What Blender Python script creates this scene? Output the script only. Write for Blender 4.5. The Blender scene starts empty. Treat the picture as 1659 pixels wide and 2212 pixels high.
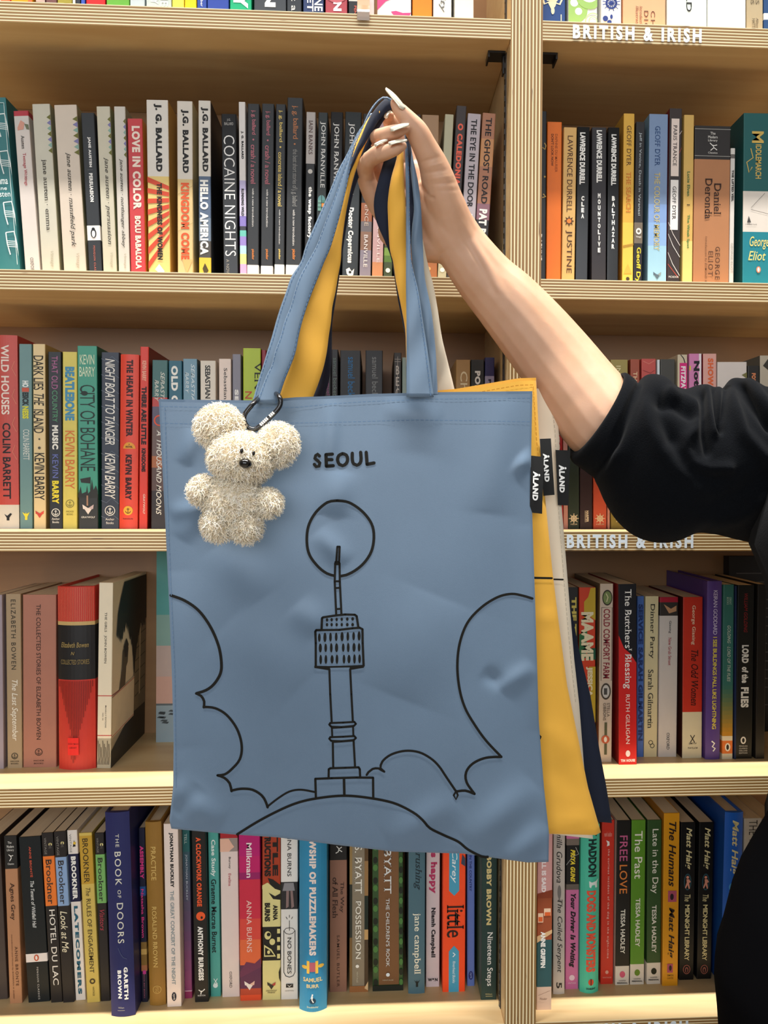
import bpy, bmesh, math, random
from mathutils import Vector, Matrix
random.seed(7)
S = bpy.context.scene
COL = S.collection
# ---------------------------------------------------------------- camera
W, H = 1659.0, 2212.0
FPX, PPX, PPY = 1697.0, 903.86, 1108.09
YAW, PITCH, ROLL, CAMD = 0.05446, 0.0254, 0.00324, 0.8778
_f = Vector((math.sin(YAW)*math.cos(PITCH), math.cos(YAW)*math.cos(PITCH), -math.sin(PITCH)))
_r0 = Vector((math.cos(YAW), -math.sin(YAW), 0)); _u0 = _r0.cross(_f)
CR = _r0*math.cos(ROLL) + _u0*math.sin(ROLL)
CU = -_r0*math.sin(ROLL) + _u0*math.cos(ROLL)
CF = _f
CC = Vector((0, -CAMD, 0))
cam = bpy.data.cameras.new('camera'); camo = bpy.data.objects.new('camera', cam); COL.objects.link(camo)
cam.sensor_fit = 'HORIZONTAL'; cam.sensor_width = 36.0; cam.lens = 36.0*FPX/W
cam.shift_x = -(PPX-W/2)/W; cam.shift_y = (PPY-H/2)/W
cam.clip_start = 0.02
M = Matrix.Identity(4)
for i in range(3):
    M[i][0] = CR[i]; M[i][1] = CU[i]; M[i][2] = -CF[i]; M[i][3] = CC[i]
camo.matrix_world = M
S.camera = camo
# ---------------------------------------------------------------- light
S.view_settings.view_transform = 'Standard'; S.view_settings.look = 'None'
S.view_settings.gamma = 1.0; S.view_settings.use_curve_mapping = False
S.view_settings.exposure = 0.0
wd = bpy.data.worlds.new('room_air'); S.world = wd; wd.use_nodes = True
bg = wd.node_tree.nodes['Background']; bg.inputs[0].default_value = (1.0, 0.93, 0.84, 1); bg.inputs[1].default_value = 0.22
def area_light(name, loc, size, size_y, energy, color, target, spread=180):
    l = bpy.data.lights.new(name, 'AREA'); l.shape = 'RECTANGLE'; l.size = size; l.size_y = size_y
    l.energy = energy; l.color = color; l.spread = math.radians(spread)
    o = bpy.data.objects.new(name, l); COL.objects.link(o); o.location = loc
    d = Vector(target)-Vector(loc); o.rotation_euler = d.to_track_quat('-Z', 'Y').to_euler()
    return o
# ceiling track over the aisle, a hand's breadth in front of the bookcase
area_light('ceiling_track_light', (0.05, -0.47, 2.6), 3.4, 0.06, 62, (1.0, 0.97, 0.92), (0.05, -0.40, 0.0), 70)
# daylight from the shop window behind the camera
area_light('window_daylight', (-0.5, -4.2, 0.9), 4.2, 2.0, 108, (0.90, 0.95, 1.0), (0.0, 0.0, 0.0))

# ---------------------------------------------------------------- helpers
def lin(h):
    h = h.lstrip('#'); out = []
    for i in (0, 2, 4):
        c = int(h[i:i+2], 16)/255.0
        out.append(c/12.92 if c <= 0.04045 else ((c+0.055)/1.055)**2.4)
    return (*out, 1.0)
def ray(px, py):
    return CF + CR*((px-PPX)/FPX) - CU*((py-PPY)/FPX)
def at(px, py, Y):                     # the point of the plane y = Y seen at a photo position
    d = ray(px, py); s = (Y-CC.y)/d.y
    return CC + d*s
def at_z(px, py, z):
    d = ray(px, py); return CC + d*((z-CC.z)/d.z)
def proj(p):
    d = Vector(p)-CC; z = d.dot(CF)
    return PPX+FPX*d.dot(CR)/z, PPY-FPX*d.dot(CU)/z
def py_for_z(px, z, Y):
    lo, hi = -4000.0, 6000.0
    for _ in range(50):
        m = (lo+hi)/2
        if at(px, m, Y).z > z: lo = m
        else: hi = m
    return (lo+hi)/2
_mats = {}
def nodes(name):
    m = bpy.data.materials.new(name); m.use_nodes = True
    nt = m.node_tree; b = nt.nodes['Principled BSDF']
    return m, nt, b
def paint(hexc, rough=0.42, spec=0.35, var=0.05, name='printed_card'):
    k = (hexc, rough, spec, var, name)
    if k in _mats: return _mats[k]
    m, nt, b = nodes(name)
    c = lin(hexc)
    tc = nt.nodes.new('ShaderNodeTexCoord'); n = nt.nodes.new('ShaderNodeTexNoise'); n.inputs['Scale'].default_value = 60
    nt.links.new(tc.outputs['Object'], n.inputs['Vector'])
    mx = nt.nodes.new('ShaderNodeMix'); mx.data_type = 'RGBA'
    mx.inputs[6].default_value = tuple(max(0, x*(1-var)) for x in c[:3])+(1,)
    mx.inputs[7].default_value = tuple(min(1, x*(1+var)) for x in c[:3])+(1,)
    nt.links.new(n.outputs['Fac'], mx.inputs[0]); nt.links.new(mx.outputs[2], b.inputs['Base Color'])
    b.inputs['Roughness'].default_value = rough; b.inputs['Specular IOR Level'].default_value = spec
    _mats[k] = m
    return m
def new_obj(name, verts, faces, mats, fmat=None, parent=None, smooth=False):
    me = bpy.data.meshes.new(name); me.from_pydata([tuple(v) for v in verts], [], faces)
    if not isinstance(mats, (list, tuple)): mats = [mats]
    for m in mats: me.materials.append(m)
    if fmat:
        me.polygons.foreach_set('material_index', fmat)
    if smooth: me.polygons.foreach_set('use_smooth', [True]*len(me.polygons))
    me.update()
    o = bpy.data.objects.new(name, me); COL.objects.link(o)
    if parent: o.parent = parent
    return o
def tag(o, label=None, cat=None, group=None, kind=None):
    if label: o['label'] = label
    if cat: o['category'] = cat
    if group: o['group'] = group
    if kind: o['kind'] = kind
    return o
def empty(name, loc=(0, 0, 0), rot=(0, 0, 0)):
    o = bpy.data.objects.new(name, None); COL.objects.link(o)
    o.empty_display_size = 0.02; o.location = loc; o.rotation_euler = rot
    return o
class MB:                              # a mesh being collected
    def __init__(s): s.v = []; s.f = []; s.m = []; s.mats = []
    def mi(s, mat):
        if mat not in s.mats: s.mats.append(mat)
        return s.mats.index(mat)
    def add(s, verts, faces, mat):
        o = len(s.v); i = s.mi(mat)
        s.v += [tuple(v) for v in verts]; s.f += [tuple(a+o for a in f) for f in faces]; s.m += [i]*len(faces)
    def box(s, a, b, mat, front=None):
        x0, y0, z0 = a; x1, y1, z1 = b
        v = [(x0,y0,z0),(x1,y0,z0),(x1,y1,z0),(x0,y1,z0),(x0,y0,z1),(x1,y0,z1),(x1,y1,z1),(x0,y1,z1)]
        s.add(v, [(0,3,2,1),(4,5,6,7),(1,2,6,5),(2,3,7,6),(3,0,4,7)], mat)
        s.add(v, [(0,1,5,4)], front or mat)
    def tube(s, pts, rad, mat, n=10, closed=False):
        pts = [Vector(p) for p in pts]; N = len(pts); vs = []; fs = []
        if not isinstance(rad, (list, tuple)): rad = [rad]*N
        ref = Vector((0.13, 0.2, 0.97))
        for i, p in enumerate(pts):
            if closed: t = pts[(i+1) % N]-pts[i-1]
            else: t = pts[min(i+1, N-1)]-pts[max(i-1, 0)]
            t.normalize(); a = t.cross(ref)
            if a.length < 1e-3: a = t.cross(Vector((1, 0, 0)))
            a.normalize(); b = t.cross(a)
            for k in range(n):
                an = 2*math.pi*k/n; vs.append(p+(a*math.cos(an)+b*math.sin(an))*rad[i])
        for i in range(N if closed else N-1):
            j = (i+1) % N
            for k in range(n):
                fs.append((i*n+k, i*n+(k+1) % n, j*n+(k+1) % n, j*n+k))
        if not closed:
            fs.append(tuple(range(n))[::-1]); fs.append(tuple((N-1)*n+k for k in range(n)))
        s.add(vs, fs, mat)
    def build(s, name, parent=None, smooth=False):
        return new_obj(name, s.v, s.f, s.mats, s.m, parent, smooth)
# ---------------------------------------------------------------- lettering
_tg = {}
def tgeo(s, st=''):
    k = (s, st)
    if k in _tg: return _tg[k]
    cu = bpy.data.curves.new('t', 'FONT'); cu.body = s; cu.size = 1; cu.resolution_u = 3
    cu.offset = 0.045 if 'B' in st else (0.056 if 'b' in st else (0.022 if 'm' in st else (-0.008 if 'l' in st else 0.006)))
    cu.shear = 0.28 if 'i' in st else 0.0
    cu.space_character = (1.38 if 'B' in st else 1.25) if 'w' in st else ((1.04 if 'b' in st else 0.92) if 'c' in st else (1.14 if 'b' in st else 1.02))
    ob = bpy.data.objects.new('t', cu)
    me = bpy.data.meshes.new_from_object(ob)
    vs = [(v.co.x, v.co.y) for v in me.vertices]; fs = [tuple(p.vertices) for p in me.polygons]
    if 's' in st and vs:               # small bracket feet on straight stems
        cnt = {}
        for f in fs:
            for i in range(len(f)):
                e = tuple(sorted((f[i], f[(i+1) % len(f)]))); cnt[e] = cnt.get(e, 0)+1
        sh = cu.shear
        for (a, b), n in cnt.items():
            if n != 1: continue
            (xa, ya), (xb, yb) = vs[a], vs[b]
            w_ = abs(xa-xb)
            if abs(ya-yb) < 0.004 and 0.03 < w_ < 0.26:
                up = min(abs(ya-0.0), abs(ya+0.2)) < 0.05
                if w_ > 0.17 and not up: continue
                x0, x1 = min(xa, xb)-0.055, max(xa, xb)+0.055; t = 0.045
                y0, y1 = (ya, ya+t) if up else (ya-t, ya)
                o = len(vs); vs += [(x0, y0), (x1, y0), (x1, y1), (x0, y1)]; fs.append((o, o+1, o+2, o+3))
    bpy.data.meshes.remove(me); bpy.data.objects.remove(ob); bpy.data.curves.remove(cu)
    if not vs: _tg[k] = ([], []); return _tg[k]
    x0 = min(v[0] for v in vs); x1 = max(v[0] for v in vs); y0 = min(v[1] for v in vs); y1 = max(v[1] for v in vs)
    vs = [((x-x0)/max(1e-6, x1-x0), (y-y0)/max(1e-6, y1-y0)) for x, y in vs]
    _tg[k] = (vs, fs); return _tg[k]
def stroke2d(pts, w, cap=True):        # flat brush stroke in 2d: quads plus round ends
    vs = []; fs = []
    P = [Vector((p[0], p[1])) for p in pts]
    wl = w if isinstance(w, (list, tuple)) else [w]*len(P)
    for i, p in enumerate(P):
        a = P[max(i-1, 0)]; b = P[min(i+1, len(P)-1)]
        t = (b-a); t = t.normalized() if t.length > 0 else Vector((1, 0)); n = Vector((-t.y, t.x))
        vs += [tuple(p+n*wl[i]/2), tuple(p-n*wl[i]/2)]
    for i in range(len(P)-1): fs.append((2*i, 2*i+1, 2*i+3, 2*i+2))
    if cap:
        for i in (0, len(P)-1):
            o = len(vs); vs += [(P[i].x+wl[i]/2*math.cos(k*math.pi/4), P[i].y+wl[i]/2*math.sin(k*math.pi/4)) for k in range(8)]
            fs.append(tuple(range(o, o+8)))
    return vs, fs
def smooth_line(pts, step=8):
    if len(pts) < 3:
        a, b = pts; n = max(1, int(math.dist(a, b)/step)); return [(a[0]+(b[0]-a[0])*i/n, a[1]+(b[1]-a[1])*i/n) for i in range(n+1)]
    out = []
    P = [pts[0]]+list(pts)+[pts[-1]]
    for i in range(1, len(P)-2):
        p0, p1, p2, p3 = P[i-1], P[i], P[i+1], P[i+2]
        n = max(1, int(math.dist(p1, p2)/step))
        for k in range(n):
            t = k/n
            out.append(tuple(0.5*(2*p1[j]+(p2[j]-p0[j])*t+(2*p0[j]-5*p1[j]+4*p2[j]-p3[j])*t*t+(3*p1[j]-p0[j]-3*p2[j]+p3[j])*t**3) for j in range(len(p1))))
    out.append(tuple(pts[-1])); return out
# ---------------------------------------------------------------- wood
def plywood_edge(name, axis, plies):
    m, nt, b = nodes(name); N = nt.nodes.new; L = nt.links.new
    tc = N('ShaderNodeTexCoord'); sp = N('ShaderNodeSeparateXYZ'); L(tc.outputs['Generated'], sp.inputs[0])
    mp = N('ShaderNodeMapping'); mp.inputs['Scale'].default_value = (9, 9, 90) if axis == 'Z' else (90, 9, 9)
    L(tc.outputs['Object'], mp.inputs[0])
    nz = N('ShaderNodeTexNoise'); nz.inputs['Scale'].default_value = 1.0; nz.inputs['Detail'].default_value = 3; L(mp.outputs[0], nz.inputs['Vector'])
    a = N('ShaderNodeMath'); a.operation = 'MULTIPLY_ADD'; L(sp.outputs[axis], a.inputs[0]); a.inputs[1].default_value = plies
    s = N('ShaderNodeMath'); s.operation = 'MULTIPLY_ADD'; L(nz.outputs['Fac'], s.inputs[0]); s.inputs[1].default_value = 0.22; s.inputs[2].default_value = 0.1
    L(s.outputs[0], a.inputs[2])
    fr = N('ShaderNodeMath'); fr.operation = 'FRACT'; L(a.outputs[0], fr.inputs[0])
    r = N('ShaderNodeValToRGB'); L(fr.outputs[0], r.inputs[0]); e = r.color_ramp.elements
    e[0].position = 0.0; e[0].color = lin('543820'); e[1].position = 0.1; e[1].color = lin('92703f')
    for p, c in ((0.46, '886434'), (0.56, 'c4a26c'), (0.66, 'f8eac2'), (0.86, 'f4e2b4'), (0.94, '8a6238')):
        x = e.new(p); x.color = lin(c)
    v = N('ShaderNodeTexNoise'); v.inputs['Scale'].default_value = 1.0; mp2 = N('ShaderNodeMapping')
    mp2.inputs['Scale'].default_value = (22, 9, 500) if axis == 'Z' else (420, 9, 26)
    L(tc.outputs['Object'], mp2.inputs[0]); L(mp2.outputs[0], v.inputs['Vector'])
    r2 = N('ShaderNodeValToRGB'); L(v.outputs['Fac'], r2.inputs[0]); r2.color_ramp.elements[0].position = 0.68; r2.color_ramp.elements[1].position = 0.74
    mx = N('ShaderNodeMix'); mx.data_type = 'RGBA'; L(r2.outputs[0], mx.inputs[0]); L(r.outputs[0], mx.inputs[6]); mx.inputs[7].default_value = lin('5d4029')
    L(mx.outputs[2], b.inputs['Base Color']); b.inputs['Roughness'].default_value = 0.5
    return m
def veneer(name, c0, c1, scl):
    m, nt, b = nodes(name); N = nt.nodes.new; L = nt.links.new
    tc = N('ShaderNodeTexCoord'); mp = N('ShaderNodeMapping'); mp.inputs['Scale'].default_value = scl; L(tc.outputs['Object'], mp.inputs[0])
    n = N('ShaderNodeTexNoise'); n.inputs['Scale'].default_value = 1; n.inputs['Detail'].default_value = 5; n.inputs['Distortion'].default_value = 1.2
    L(mp.outputs[0], n.inputs['Vector'])
    r = N('ShaderNodeValToRGB'); L(n.outputs['Fac'], r.inputs[0]); r.color_ramp.elements[0].position = 0.3; r.color_ramp.elements[0].color = lin(c0)
    r.color_ramp.elements[1].position = 0.7; r.color_ramp.elements[1].color = lin(c1)
    L(r.outputs[0], b.inputs['Base Color']); b.inputs['Roughness'].default_value = 0.38; b.inputs['Specular IOR Level'].default_value = 0.4
    return m
M_edge = plywood_edge('plywood_edge', 'Z', 6.6)
M_edgev = plywood_edge('plywood_upright_edge', 'X', 9.3)
M_veneer = veneer('birch_veneer', 'd0ae7c', 'dfc595', (3.0, 26, 26))
M_back = veneer('birch_back_panel', '9a7450', 'a8815a', (2.2, 30, 16))
M_black = paint('17181a', 0.35, 0.5, 0.05, 'black_metal')
M_vinyl = paint('e4eef6', 0.5, 0.3, 0.02, 'white_vinyl')
# ---------------------------------------------------------------- room shell
Z = [0.5253, 0.2402, -0.04295, -0.3258, -0.60711]
TH, DEP, XL, XR = 0.0221, 0.1966, 0.1486, 0.1846
ZF = -1.42
mb = MB(); mb.box((-9, -12.0, ZF-0.05), (9, 0.35, ZF), veneer('floor_boards', '857a6c', '9c9080', (3, 30, 3)))
tag(mb.build('floor'), 'pale wooden shop floor', kind='structure')
mb = MB(); mb.box((-2.5, 0.24, ZF), (2.5, 0.30, 2.9), paint('d9d3c8', 0.8, 0.2, 0.03, 'wall_paint'))
tag(mb.build('wall_back'), 'plain wall behind the bookcase', kind='structure')
# ---------------------------------------------------------------- bookcase
case = tag(empty('bookcase', (0, 0.1, ZF)), 'birch plywood bookcase filled with rows of upright books', 'bookcase')
def child(o, par):
    o.parent = par; o.matrix_parent_inverse = par.matrix_basis.inverted(); return o
XA, XB = -0.80, 1.00
for (x0, x1) in ((XA, XL), (XR, XB)):
    for z in Z:
        mb = MB(); mb.box((x0, 0, z-TH), (x1, DEP, z), M_veneer, M_edge)
        sh = child(mb.build('shelf'), case); sh['side'] = 'left' if x0 < 0 else 'right'
        bev = sh.modifiers.new('b', 'BEVEL'); bev.width = 0.0008; bev.segments = 1
        if x0 > 0 and z in (Z[0], Z[2], Z[4]):
            zi = Z.index(z)
            (xa, xb, yy0, yy1) = {0: (1237, 1515, 0, 0), 2: (1224, 1497, 0, 0), 4: (1208, 1486, 0, 0)}[zi]
            p0 = at_z(xa, {0: 74, 2: 1171, 4: 2222}[zi], 0.0) if False else None
            zc = z-TH*0.5; hh = 0.0158
            wx0 = at(xa, {0: 72, 2: 1171, 4: 2225}[zi], 0).x; wx1 = at(xb, {0: 78, 2: 1171, 4: 2215}[zi], 0).x
            vs, fs = tgeo('BRITISH & IRISH', 'Bw')
            o = new_obj('shelf_lettering', [(wx0+(wx1-wx0)*a, -0.0009, zc-hh/2+hh*b_) for a, b_ in vs], fs, M_vinyl)
            child(o, sh); o['label'] = 'pale blue vinyl capitals on the shelf edge'
for (x0, x1) in ((XL, XR), (XA-0.036, XA), (XB, XB+0.036)):
    mb = MB(); mb.box((x0, 0, ZF), (x1, DEP+0.012, 1.25), M_veneer, M_edgev)
    child(mb.build('upright'), case)
mb = MB(); mb.box((XA, DEP, ZF), (XL, DEP+0.012, 1.25), M_back); child(mb.build('back_panel'), case)
mb = MB(); mb.box((XR, DEP, ZF), (XB, DEP+0.012, 1.25), M_back); child(mb.build('back_panel'), case)
# slotted metal standards let into the upright, and the clips that carry the shelves
M_steel = paint('55504a', 0.35, 0.6, 0.1, 'shelf_standard_steel')
for sx, x in ((-1, XL), (1, XR)):
    mb = MB(); mb.box((x-0.0012 if sx < 0 else x, 0.026, ZF+0.1), (x if sx < 0 else x+0.0012, 0.036, 1.2), paint('3a352f', 0.4, 0.5, 0.1, 'standard_dark'))
    zz = -1.2
    while zz < 1.15:
        mb.box((x-0.0018 if sx < 0 else x+0.001, 0.029, zz), (x-0.001 if sx < 0 else x+0.0018, 0.033, zz+0.006), M_steel); zz += 0.0125
    child(mb.build('shelf_standard'), case)
    for z in Z[:4]:
        mb = MB(); zt = z-TH-0.0004
        a, b_ = (x-0.022, x-0.0022) if sx < 0 else (x+0.0022, x+0.022)
        mb.box((a, 0.022, zt-0.0022), (b_, 0.042, zt), M_black)
        xo = a if sx < 0 else b_-0.002
        mb.box((xo, 0.022, zt-0.007), (xo+0.002, 0.042, zt-0.002), M_black)
        xo = b_-0.002 if sx < 0 else a
        mb.box((xo, 0.028, zt-0.022), (xo+0.002, 0.036, zt-0.002), M_black)
        child(mb.build('shelf_clip'), case)
# small glossy tag curled over the topmost shelf edge
tp = at(785, 30, 0)
mb = MB(); mt = paint('a08060', 0.15, 0.6, 0.1, 'clear_tape')
pts = [(-0.0045, -0.0012), (-0.0022, -0.0016)]
ws = 0.0068
prof = [(0.012, 0.027), (0.004, 0.012), (-0.0015, 0.004), (-0.003, 0.0008), (-0.0022, -0.004), (-0.0012, -0.0075)]
vs = []
for y, z in prof: vs += [(-ws, y, z), (ws, y, z)]
for y, z in prof: vs += [(-ws, y+0.0005, z+0.0003), (ws, y+0.0005, z+0.0003)]
n = len(prof); fs = []
for i in range(n-1):
    fs.append((2*i, 2*i+1, 2*i+3, 2*i+2)); k = 2*n; fs.append((k+2*i+2, k+2*i+3, k+2*i+1, k+2*i))
    fs.append((2*i, 2*i+2, k+2*i+2, k+2*i)); fs.append((2*i+1, k+2*i+1, k+2*i+3, 2*i+3))
o = new_obj('shelf_tag', vs, fs, mt); o.location = (tp.x, 0.0, Z[0])
tag(o, 'small glossy brown tag curled over the front edge of the topmost shelf', 'tag')
# ---------------------------------------------------------------- books
M_page = None
def page_mat():
    m, nt, b = nodes('page_edges'); N = nt.nodes.new; L = nt.links.new
    tc = N('ShaderNodeTexCoord'); mp = N('ShaderNodeMapping'); mp.inputs['Scale'].default_value = (1400, 6, 6); L(tc.outputs['Object'], mp.inputs[0])
    n = N('ShaderNodeTexNoise'); n.inputs['Scale'].default_value = 1; L(mp.outputs[0], n.inputs['Vector'])
    r = N('ShaderNodeValToRGB'); L(n.outputs['Fac'], r.inputs[0]); r.color_ramp.elements[0].color = lin('b8a78c'); r.color_ramp.elements[1].color = lin('e2d6be')
    L(r.outputs[0], b.inputs['Base Color']); b.inputs['Roughness'].default_value = 0.85
    return m
M_page = page_mat()
def T(s, y0, y1, c, h=.5, u=.5, st=''): return ('T', s, y0, y1, c, h, u, st)
def B(y0, y1, c): return ('B', y0, y1, c)
def O(y, ry, c, u=.5, rx=None): return ('O', y, ry, c, u, rx or ry)
def Q(y0, y1, u0, u1, c): return ('G', [(u0, y0), (u1, y0), (u1, y1), (u0, y1)], c)
def G(pts, c): return ('G', pts, c)
def K(pts, w, c): return ('K', pts, w, c)
def ring(y, r, c, u=.5, w=1.6): return ('N', y, r, c, u, w)
def anchor(y, r, c, u=.5): return [ring(y, r, c, u), ('A', y, r*.6, c, u)]
def wheel(y, r, c, u=.5): return [ring(y, r*.62, c, u, 2.6), O(y, r*.25, c, u)]+[('V', y, r, c, u, k) for k in range(4)]
def wolf(y, r, c1, c2, u=.5): return [('W', y, r, c1, c2, u)]
def bird(y, r, back, c, u=.5, body=None): return [O(y, r, back, u, r*.75), O(y+r*.1, r*.6, c, u, r*.33), O(y-r*.45, r*.22, c, u)]
def grad(y0, y1, c0, c1, n=10):
    a = [int(c0[i:i+2], 16) for i in (0, 2, 4)]; b = [int(c1[i:i+2], 16) for i in (0, 2, 4)]
    return [B(y0+(y1-y0)*k/n, y0+(y1-y0)*(k+1)/n, '%02x%02x%02x' % tuple(round(p+(q-p)*(k+.5)/n) for p, q in zip(a, b))) for k in range(n)]
RECESS = {0: .022, 1: .036, 2: .058}
GROUP = {0: 'books on the topmost shelf', 1: 'books on the shelf behind the hand', 2: 'books on the shelf behind the top of the bag',
         3: 'books on the shelf behind the middle of the bag', 4: 'books on the shelf below the bag'}
PREV = {}
def bk(row, x0, x1, yt, xb, yb, col, label, els=(), depth=.122, hard=False, sr=None, sl=None, name='book', rec=None, bul=None, rough=.42):
    z = Z[row]
    if yb: Yr = max(0.002, at_z(xb, yb, z).y)
    else: Yr = rec if rec is not None else RECESS.get(row, .05)
    Yr = min(Yr, DEP-depth-0.003)
    yB = py_for_z(xb, z, Yr)
    TL, TR, BL = at(x0, yt, Yr), at(x1, yt, Yr), at(xb, yB, Yr)
    w = (TR-TL).length-0.0004; h = (TL-BL).length; lean = math.atan2(TL.x-BL.x, TL.z-BL.z)
    if abs(lean) < 0.004: lean = 0.0
    fx = BL.x; fx0 = fx
    key = (row, fx > XL)
    if key in PREV:                    # neighbours stand cover to cover, never inside one another
        pb, pt = PREV[key]
        need = max(pb-fx, pt-(fx+math.sin(lean)*h), 0.0)
        if need > 0: fx += need+0.0003; w = max(0.003, w-need-0.0003)
    ca = math.cos(lean)
    PREV[key] = (fx+w/ca, fx+w/ca+math.sin(lean)*h)
    zz = z+(w*math.sin(lean) if lean > 0 else 0.0)
    root = empty(name, (fx, Yr, zz), (0, lean, 0))
    tag(root, label, 'book', GROUP[row])
    zc = lambda y: h*(yB-y)/(yB-yt)
    mpp = h/(yB-yt)
    # cover: strips of colour along the spine
    segs = sorted([(zc(e[2]), zc(e[1]), e[3]) for e in els if e[0] == 'B'])
    cuts = [(0.0, h, col)]
    for a, b, c in segs:
        out = []
        for (p, q, d) in cuts:
            if b <= p or a >= q: out.append((p, q, d)); continue
            if a > p: out.append((p, a, d))
            out.append((max(a, p), min(b, q), c))
            if b < q: out.append((b, q, d))
        cuts = out
    cuts = sorted(cuts)
    th = 0.0022 if hard else 0.00045
    bulge = bul if bul is not None else (0.0035 if hard else 0.0)
    if bulge:
        n = 10; front = [(w*i/n, -bulge*(1-(2*i/n-1)**2)) for i in range(n+1)]
    else:
        cz = min(0.0009, w*.15); front = [(0, cz), (cz*.3, cz*.3), (cz, 0), (w-cz, 0), (w-cz*.3, cz*.3), (w, cz)]
    outer = [(0, depth)]+front+[(w, depth)]
    nf = len(outer)
    inner = [(w-th, depth), (w-th, th+.001), (th, th+.001), (th, depth)]
    ring_ = outer+inner; nr = len(ring_)
    mb = MB()
    for i, (a, b, c) in enumerate(cuts):
        vs = [(x, y, a) for x, y in ring_]+[(x, y, b) for x, y in ring_]
        m = paint(c, rough)
        for k in range(nr):
            k2 = (k+1) % nr
            mm = m
            if k == 0 and sl: mm = paint(sl, rough)
            if k == nf-2 and sr: mm = paint(sr, rough)
            mb.add([vs[k], vs[k2], vs[k2+nr], vs[k+nr]], [(0, 1, 2, 3)], mm)
        if i == 0: mb.add(vs[:nr], [tuple(range(nr))], m)
        if i == len(cuts)-1: mb.add(vs[nr:], [tuple(range(nr))[::-1]], m)
    cv = mb.build('cover', root)
    bm = bmesh.new(); bm.from_mesh(cv.data); bmesh.ops.remove_doubles(bm, verts=bm.verts, dist=1e-6); bmesh.ops.recalc_face_normals(bm, faces=bm.faces); bm.to_mesh(cv.data); bm.free()
    ins = 0.003 if hard else 0.0003
    if w > 2*th+0.0015:
        mb = MB(); mb.box((th+.0002, th+.0014, ins), (w-th-.0002, depth-(.004 if hard else .0012), h-ins), M_page)
        mb.build('page_block', root)
    # print on the spine
    def sy(x):
        if not bulge: return 0.0
        g = x/w*10; i = min(9, int(g)); f = g-i; q = lambda j: -bulge*(1-(2*j/10-1)**2)
        return q(i)*(1-f)+q(i+1)*f
    txts, arts, art = [], [], MB(); lift = 0.00025
    def put(dst, pts, faces, c):
        nonlocal lift
        if dst is art: pts = [(min(max(x, 0), w), min(max(q, 0), h)) for x, q in pts]
        else: faces = [f for f in faces if all(-.0003 < pts[i][1] < h for i in f)]
        if not faces: return
        if bulge:                      # cut the print where the spine bends, so that it follows the curve
            bm = bmesh.new(); bv = [bm.verts.new((p[0], 0, p[1])) for p in pts]
            for f in faces:
                try: bm.faces.new([bv[i] for i in f])
                except ValueError: pass
            for j in range(1, 10):
                bmesh.ops.bisect_plane(bm, geom=bm.verts[:]+bm.edges[:]+bm.faces[:], plane_co=(w*j/10, 0, 0), plane_no=(1, 0, 0))
            bm.verts.index_update(); pts = [(v.co.x, v.co.z) for v in bm.verts]; faces = [tuple(v.index for v in f.verts) for f in bm.faces]; bm.free()
        if dst is art:
            za = min(p[1] for p in pts); zb = max(p[1] for p in pts); hit = [a for a in arts if a[0] < zb+.004 and a[1] > za-.004]
            if hit:
                a = hit[0]
                for o_ in hit[1:]:
                    off = len(a[2].v); a[2].v += o_[2].v; a[2].f += [tuple(i+off for i in f) for f in o_[2].f]
                    a[2].m += [a[2].mi(o_[2].mats[i]) for i in o_[2].m]; a[0] = min(a[0], o_[0]); a[1] = max(a[1], o_[1]); arts.remove(o_)
                a[0] = min(a[0], za); a[1] = max(a[1], zb)
            else: a = [za, zb, MB()]; arts.append(a)
            dst = a[2]
        dst.add([(x, sy(min(max(x, 0), w))-lift, zz_) for x, zz_ in pts], faces, paint(c, .5, .3, .02, 'spine_ink')); lift += 0.00004
    def disc(xc, zc_, rx, ry, n=20): return [(xc+rx*math.cos(2*math.pi*k/n), zc_+ry*math.sin(2*math.pi*k/n)) for k in range(n)]
    for e in els:
        k = e[0]
        if k == 'T':
            _, s, y0, y1, c, hh, u, st = e
            txt = MB(); txts.append(txt)
            if 'S' in st:              # upright letters set one under another
                n = len(s); step = (y1-y0)/n
                for i, ch in enumerate(s):
                    if ch == ' ': continue
                    vs, fs = tgeo(ch, st.replace('S', ''))
                    ya, yb_ = y0+step*i, y0+step*(i+.78)
                    wd_ = hh*w*(0.35 if ch == 'I' else 1)
                    put(txt, [(u*w-wd_/2+wd_*a, zc(yb_)+(zc(ya)-zc(yb_))*b) for a, b in vs], fs, c)
            elif 'h' in st:            # reads across the spine
                vs, fs = tgeo(s, st.replace('h', ''))
                put(txt, [(u*w+(a-.5)*hh*w, zc(y1)+(zc(y0)-zc(y1))*b) for a, b in vs], fs, c)
            else:                      # reads down the spine
                vs, fs = tgeo(s, st)
                put(txt, [(u*w+(b-.5)*hh*w, zc(y0)+(zc(y1)-zc(y0))*a) for a, b in vs], fs, c)
        elif k == 'O':
            _, y, ry, c, u, rx = e; put(art, disc(u*w, zc(y), rx*mpp, ry*mpp), [tuple(range(20))], c)
        elif k == 'G':
            _, pts, c = e; put(art, [(u*w, zc(y)) for u, y in pts], [tuple(range(len(pts)))], c)
        elif k == 'K':
            _, pts, wd_, c = e
            vs, fs = stroke2d([(u*w, zc(y)) for u, y in pts], wd_*mpp, False); put(art, vs, fs, c)
        elif k == 'N':
            _, y, r, c, u, wd_ = e; a = disc(u*w, zc(y), r*mpp, r*mpp); b = disc(u*w, zc(y), (r-wd_)*mpp, (r-wd_)*mpp)
            put(art, a+b, [(i, (i+1) % 20, 20+(i+1) % 20, 20+i) for i in range(20)], c)
        elif k == 'A':
            _, y, r, c, u = e; X = u*w; R = r*mpp; Zc = zc(y)
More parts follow.
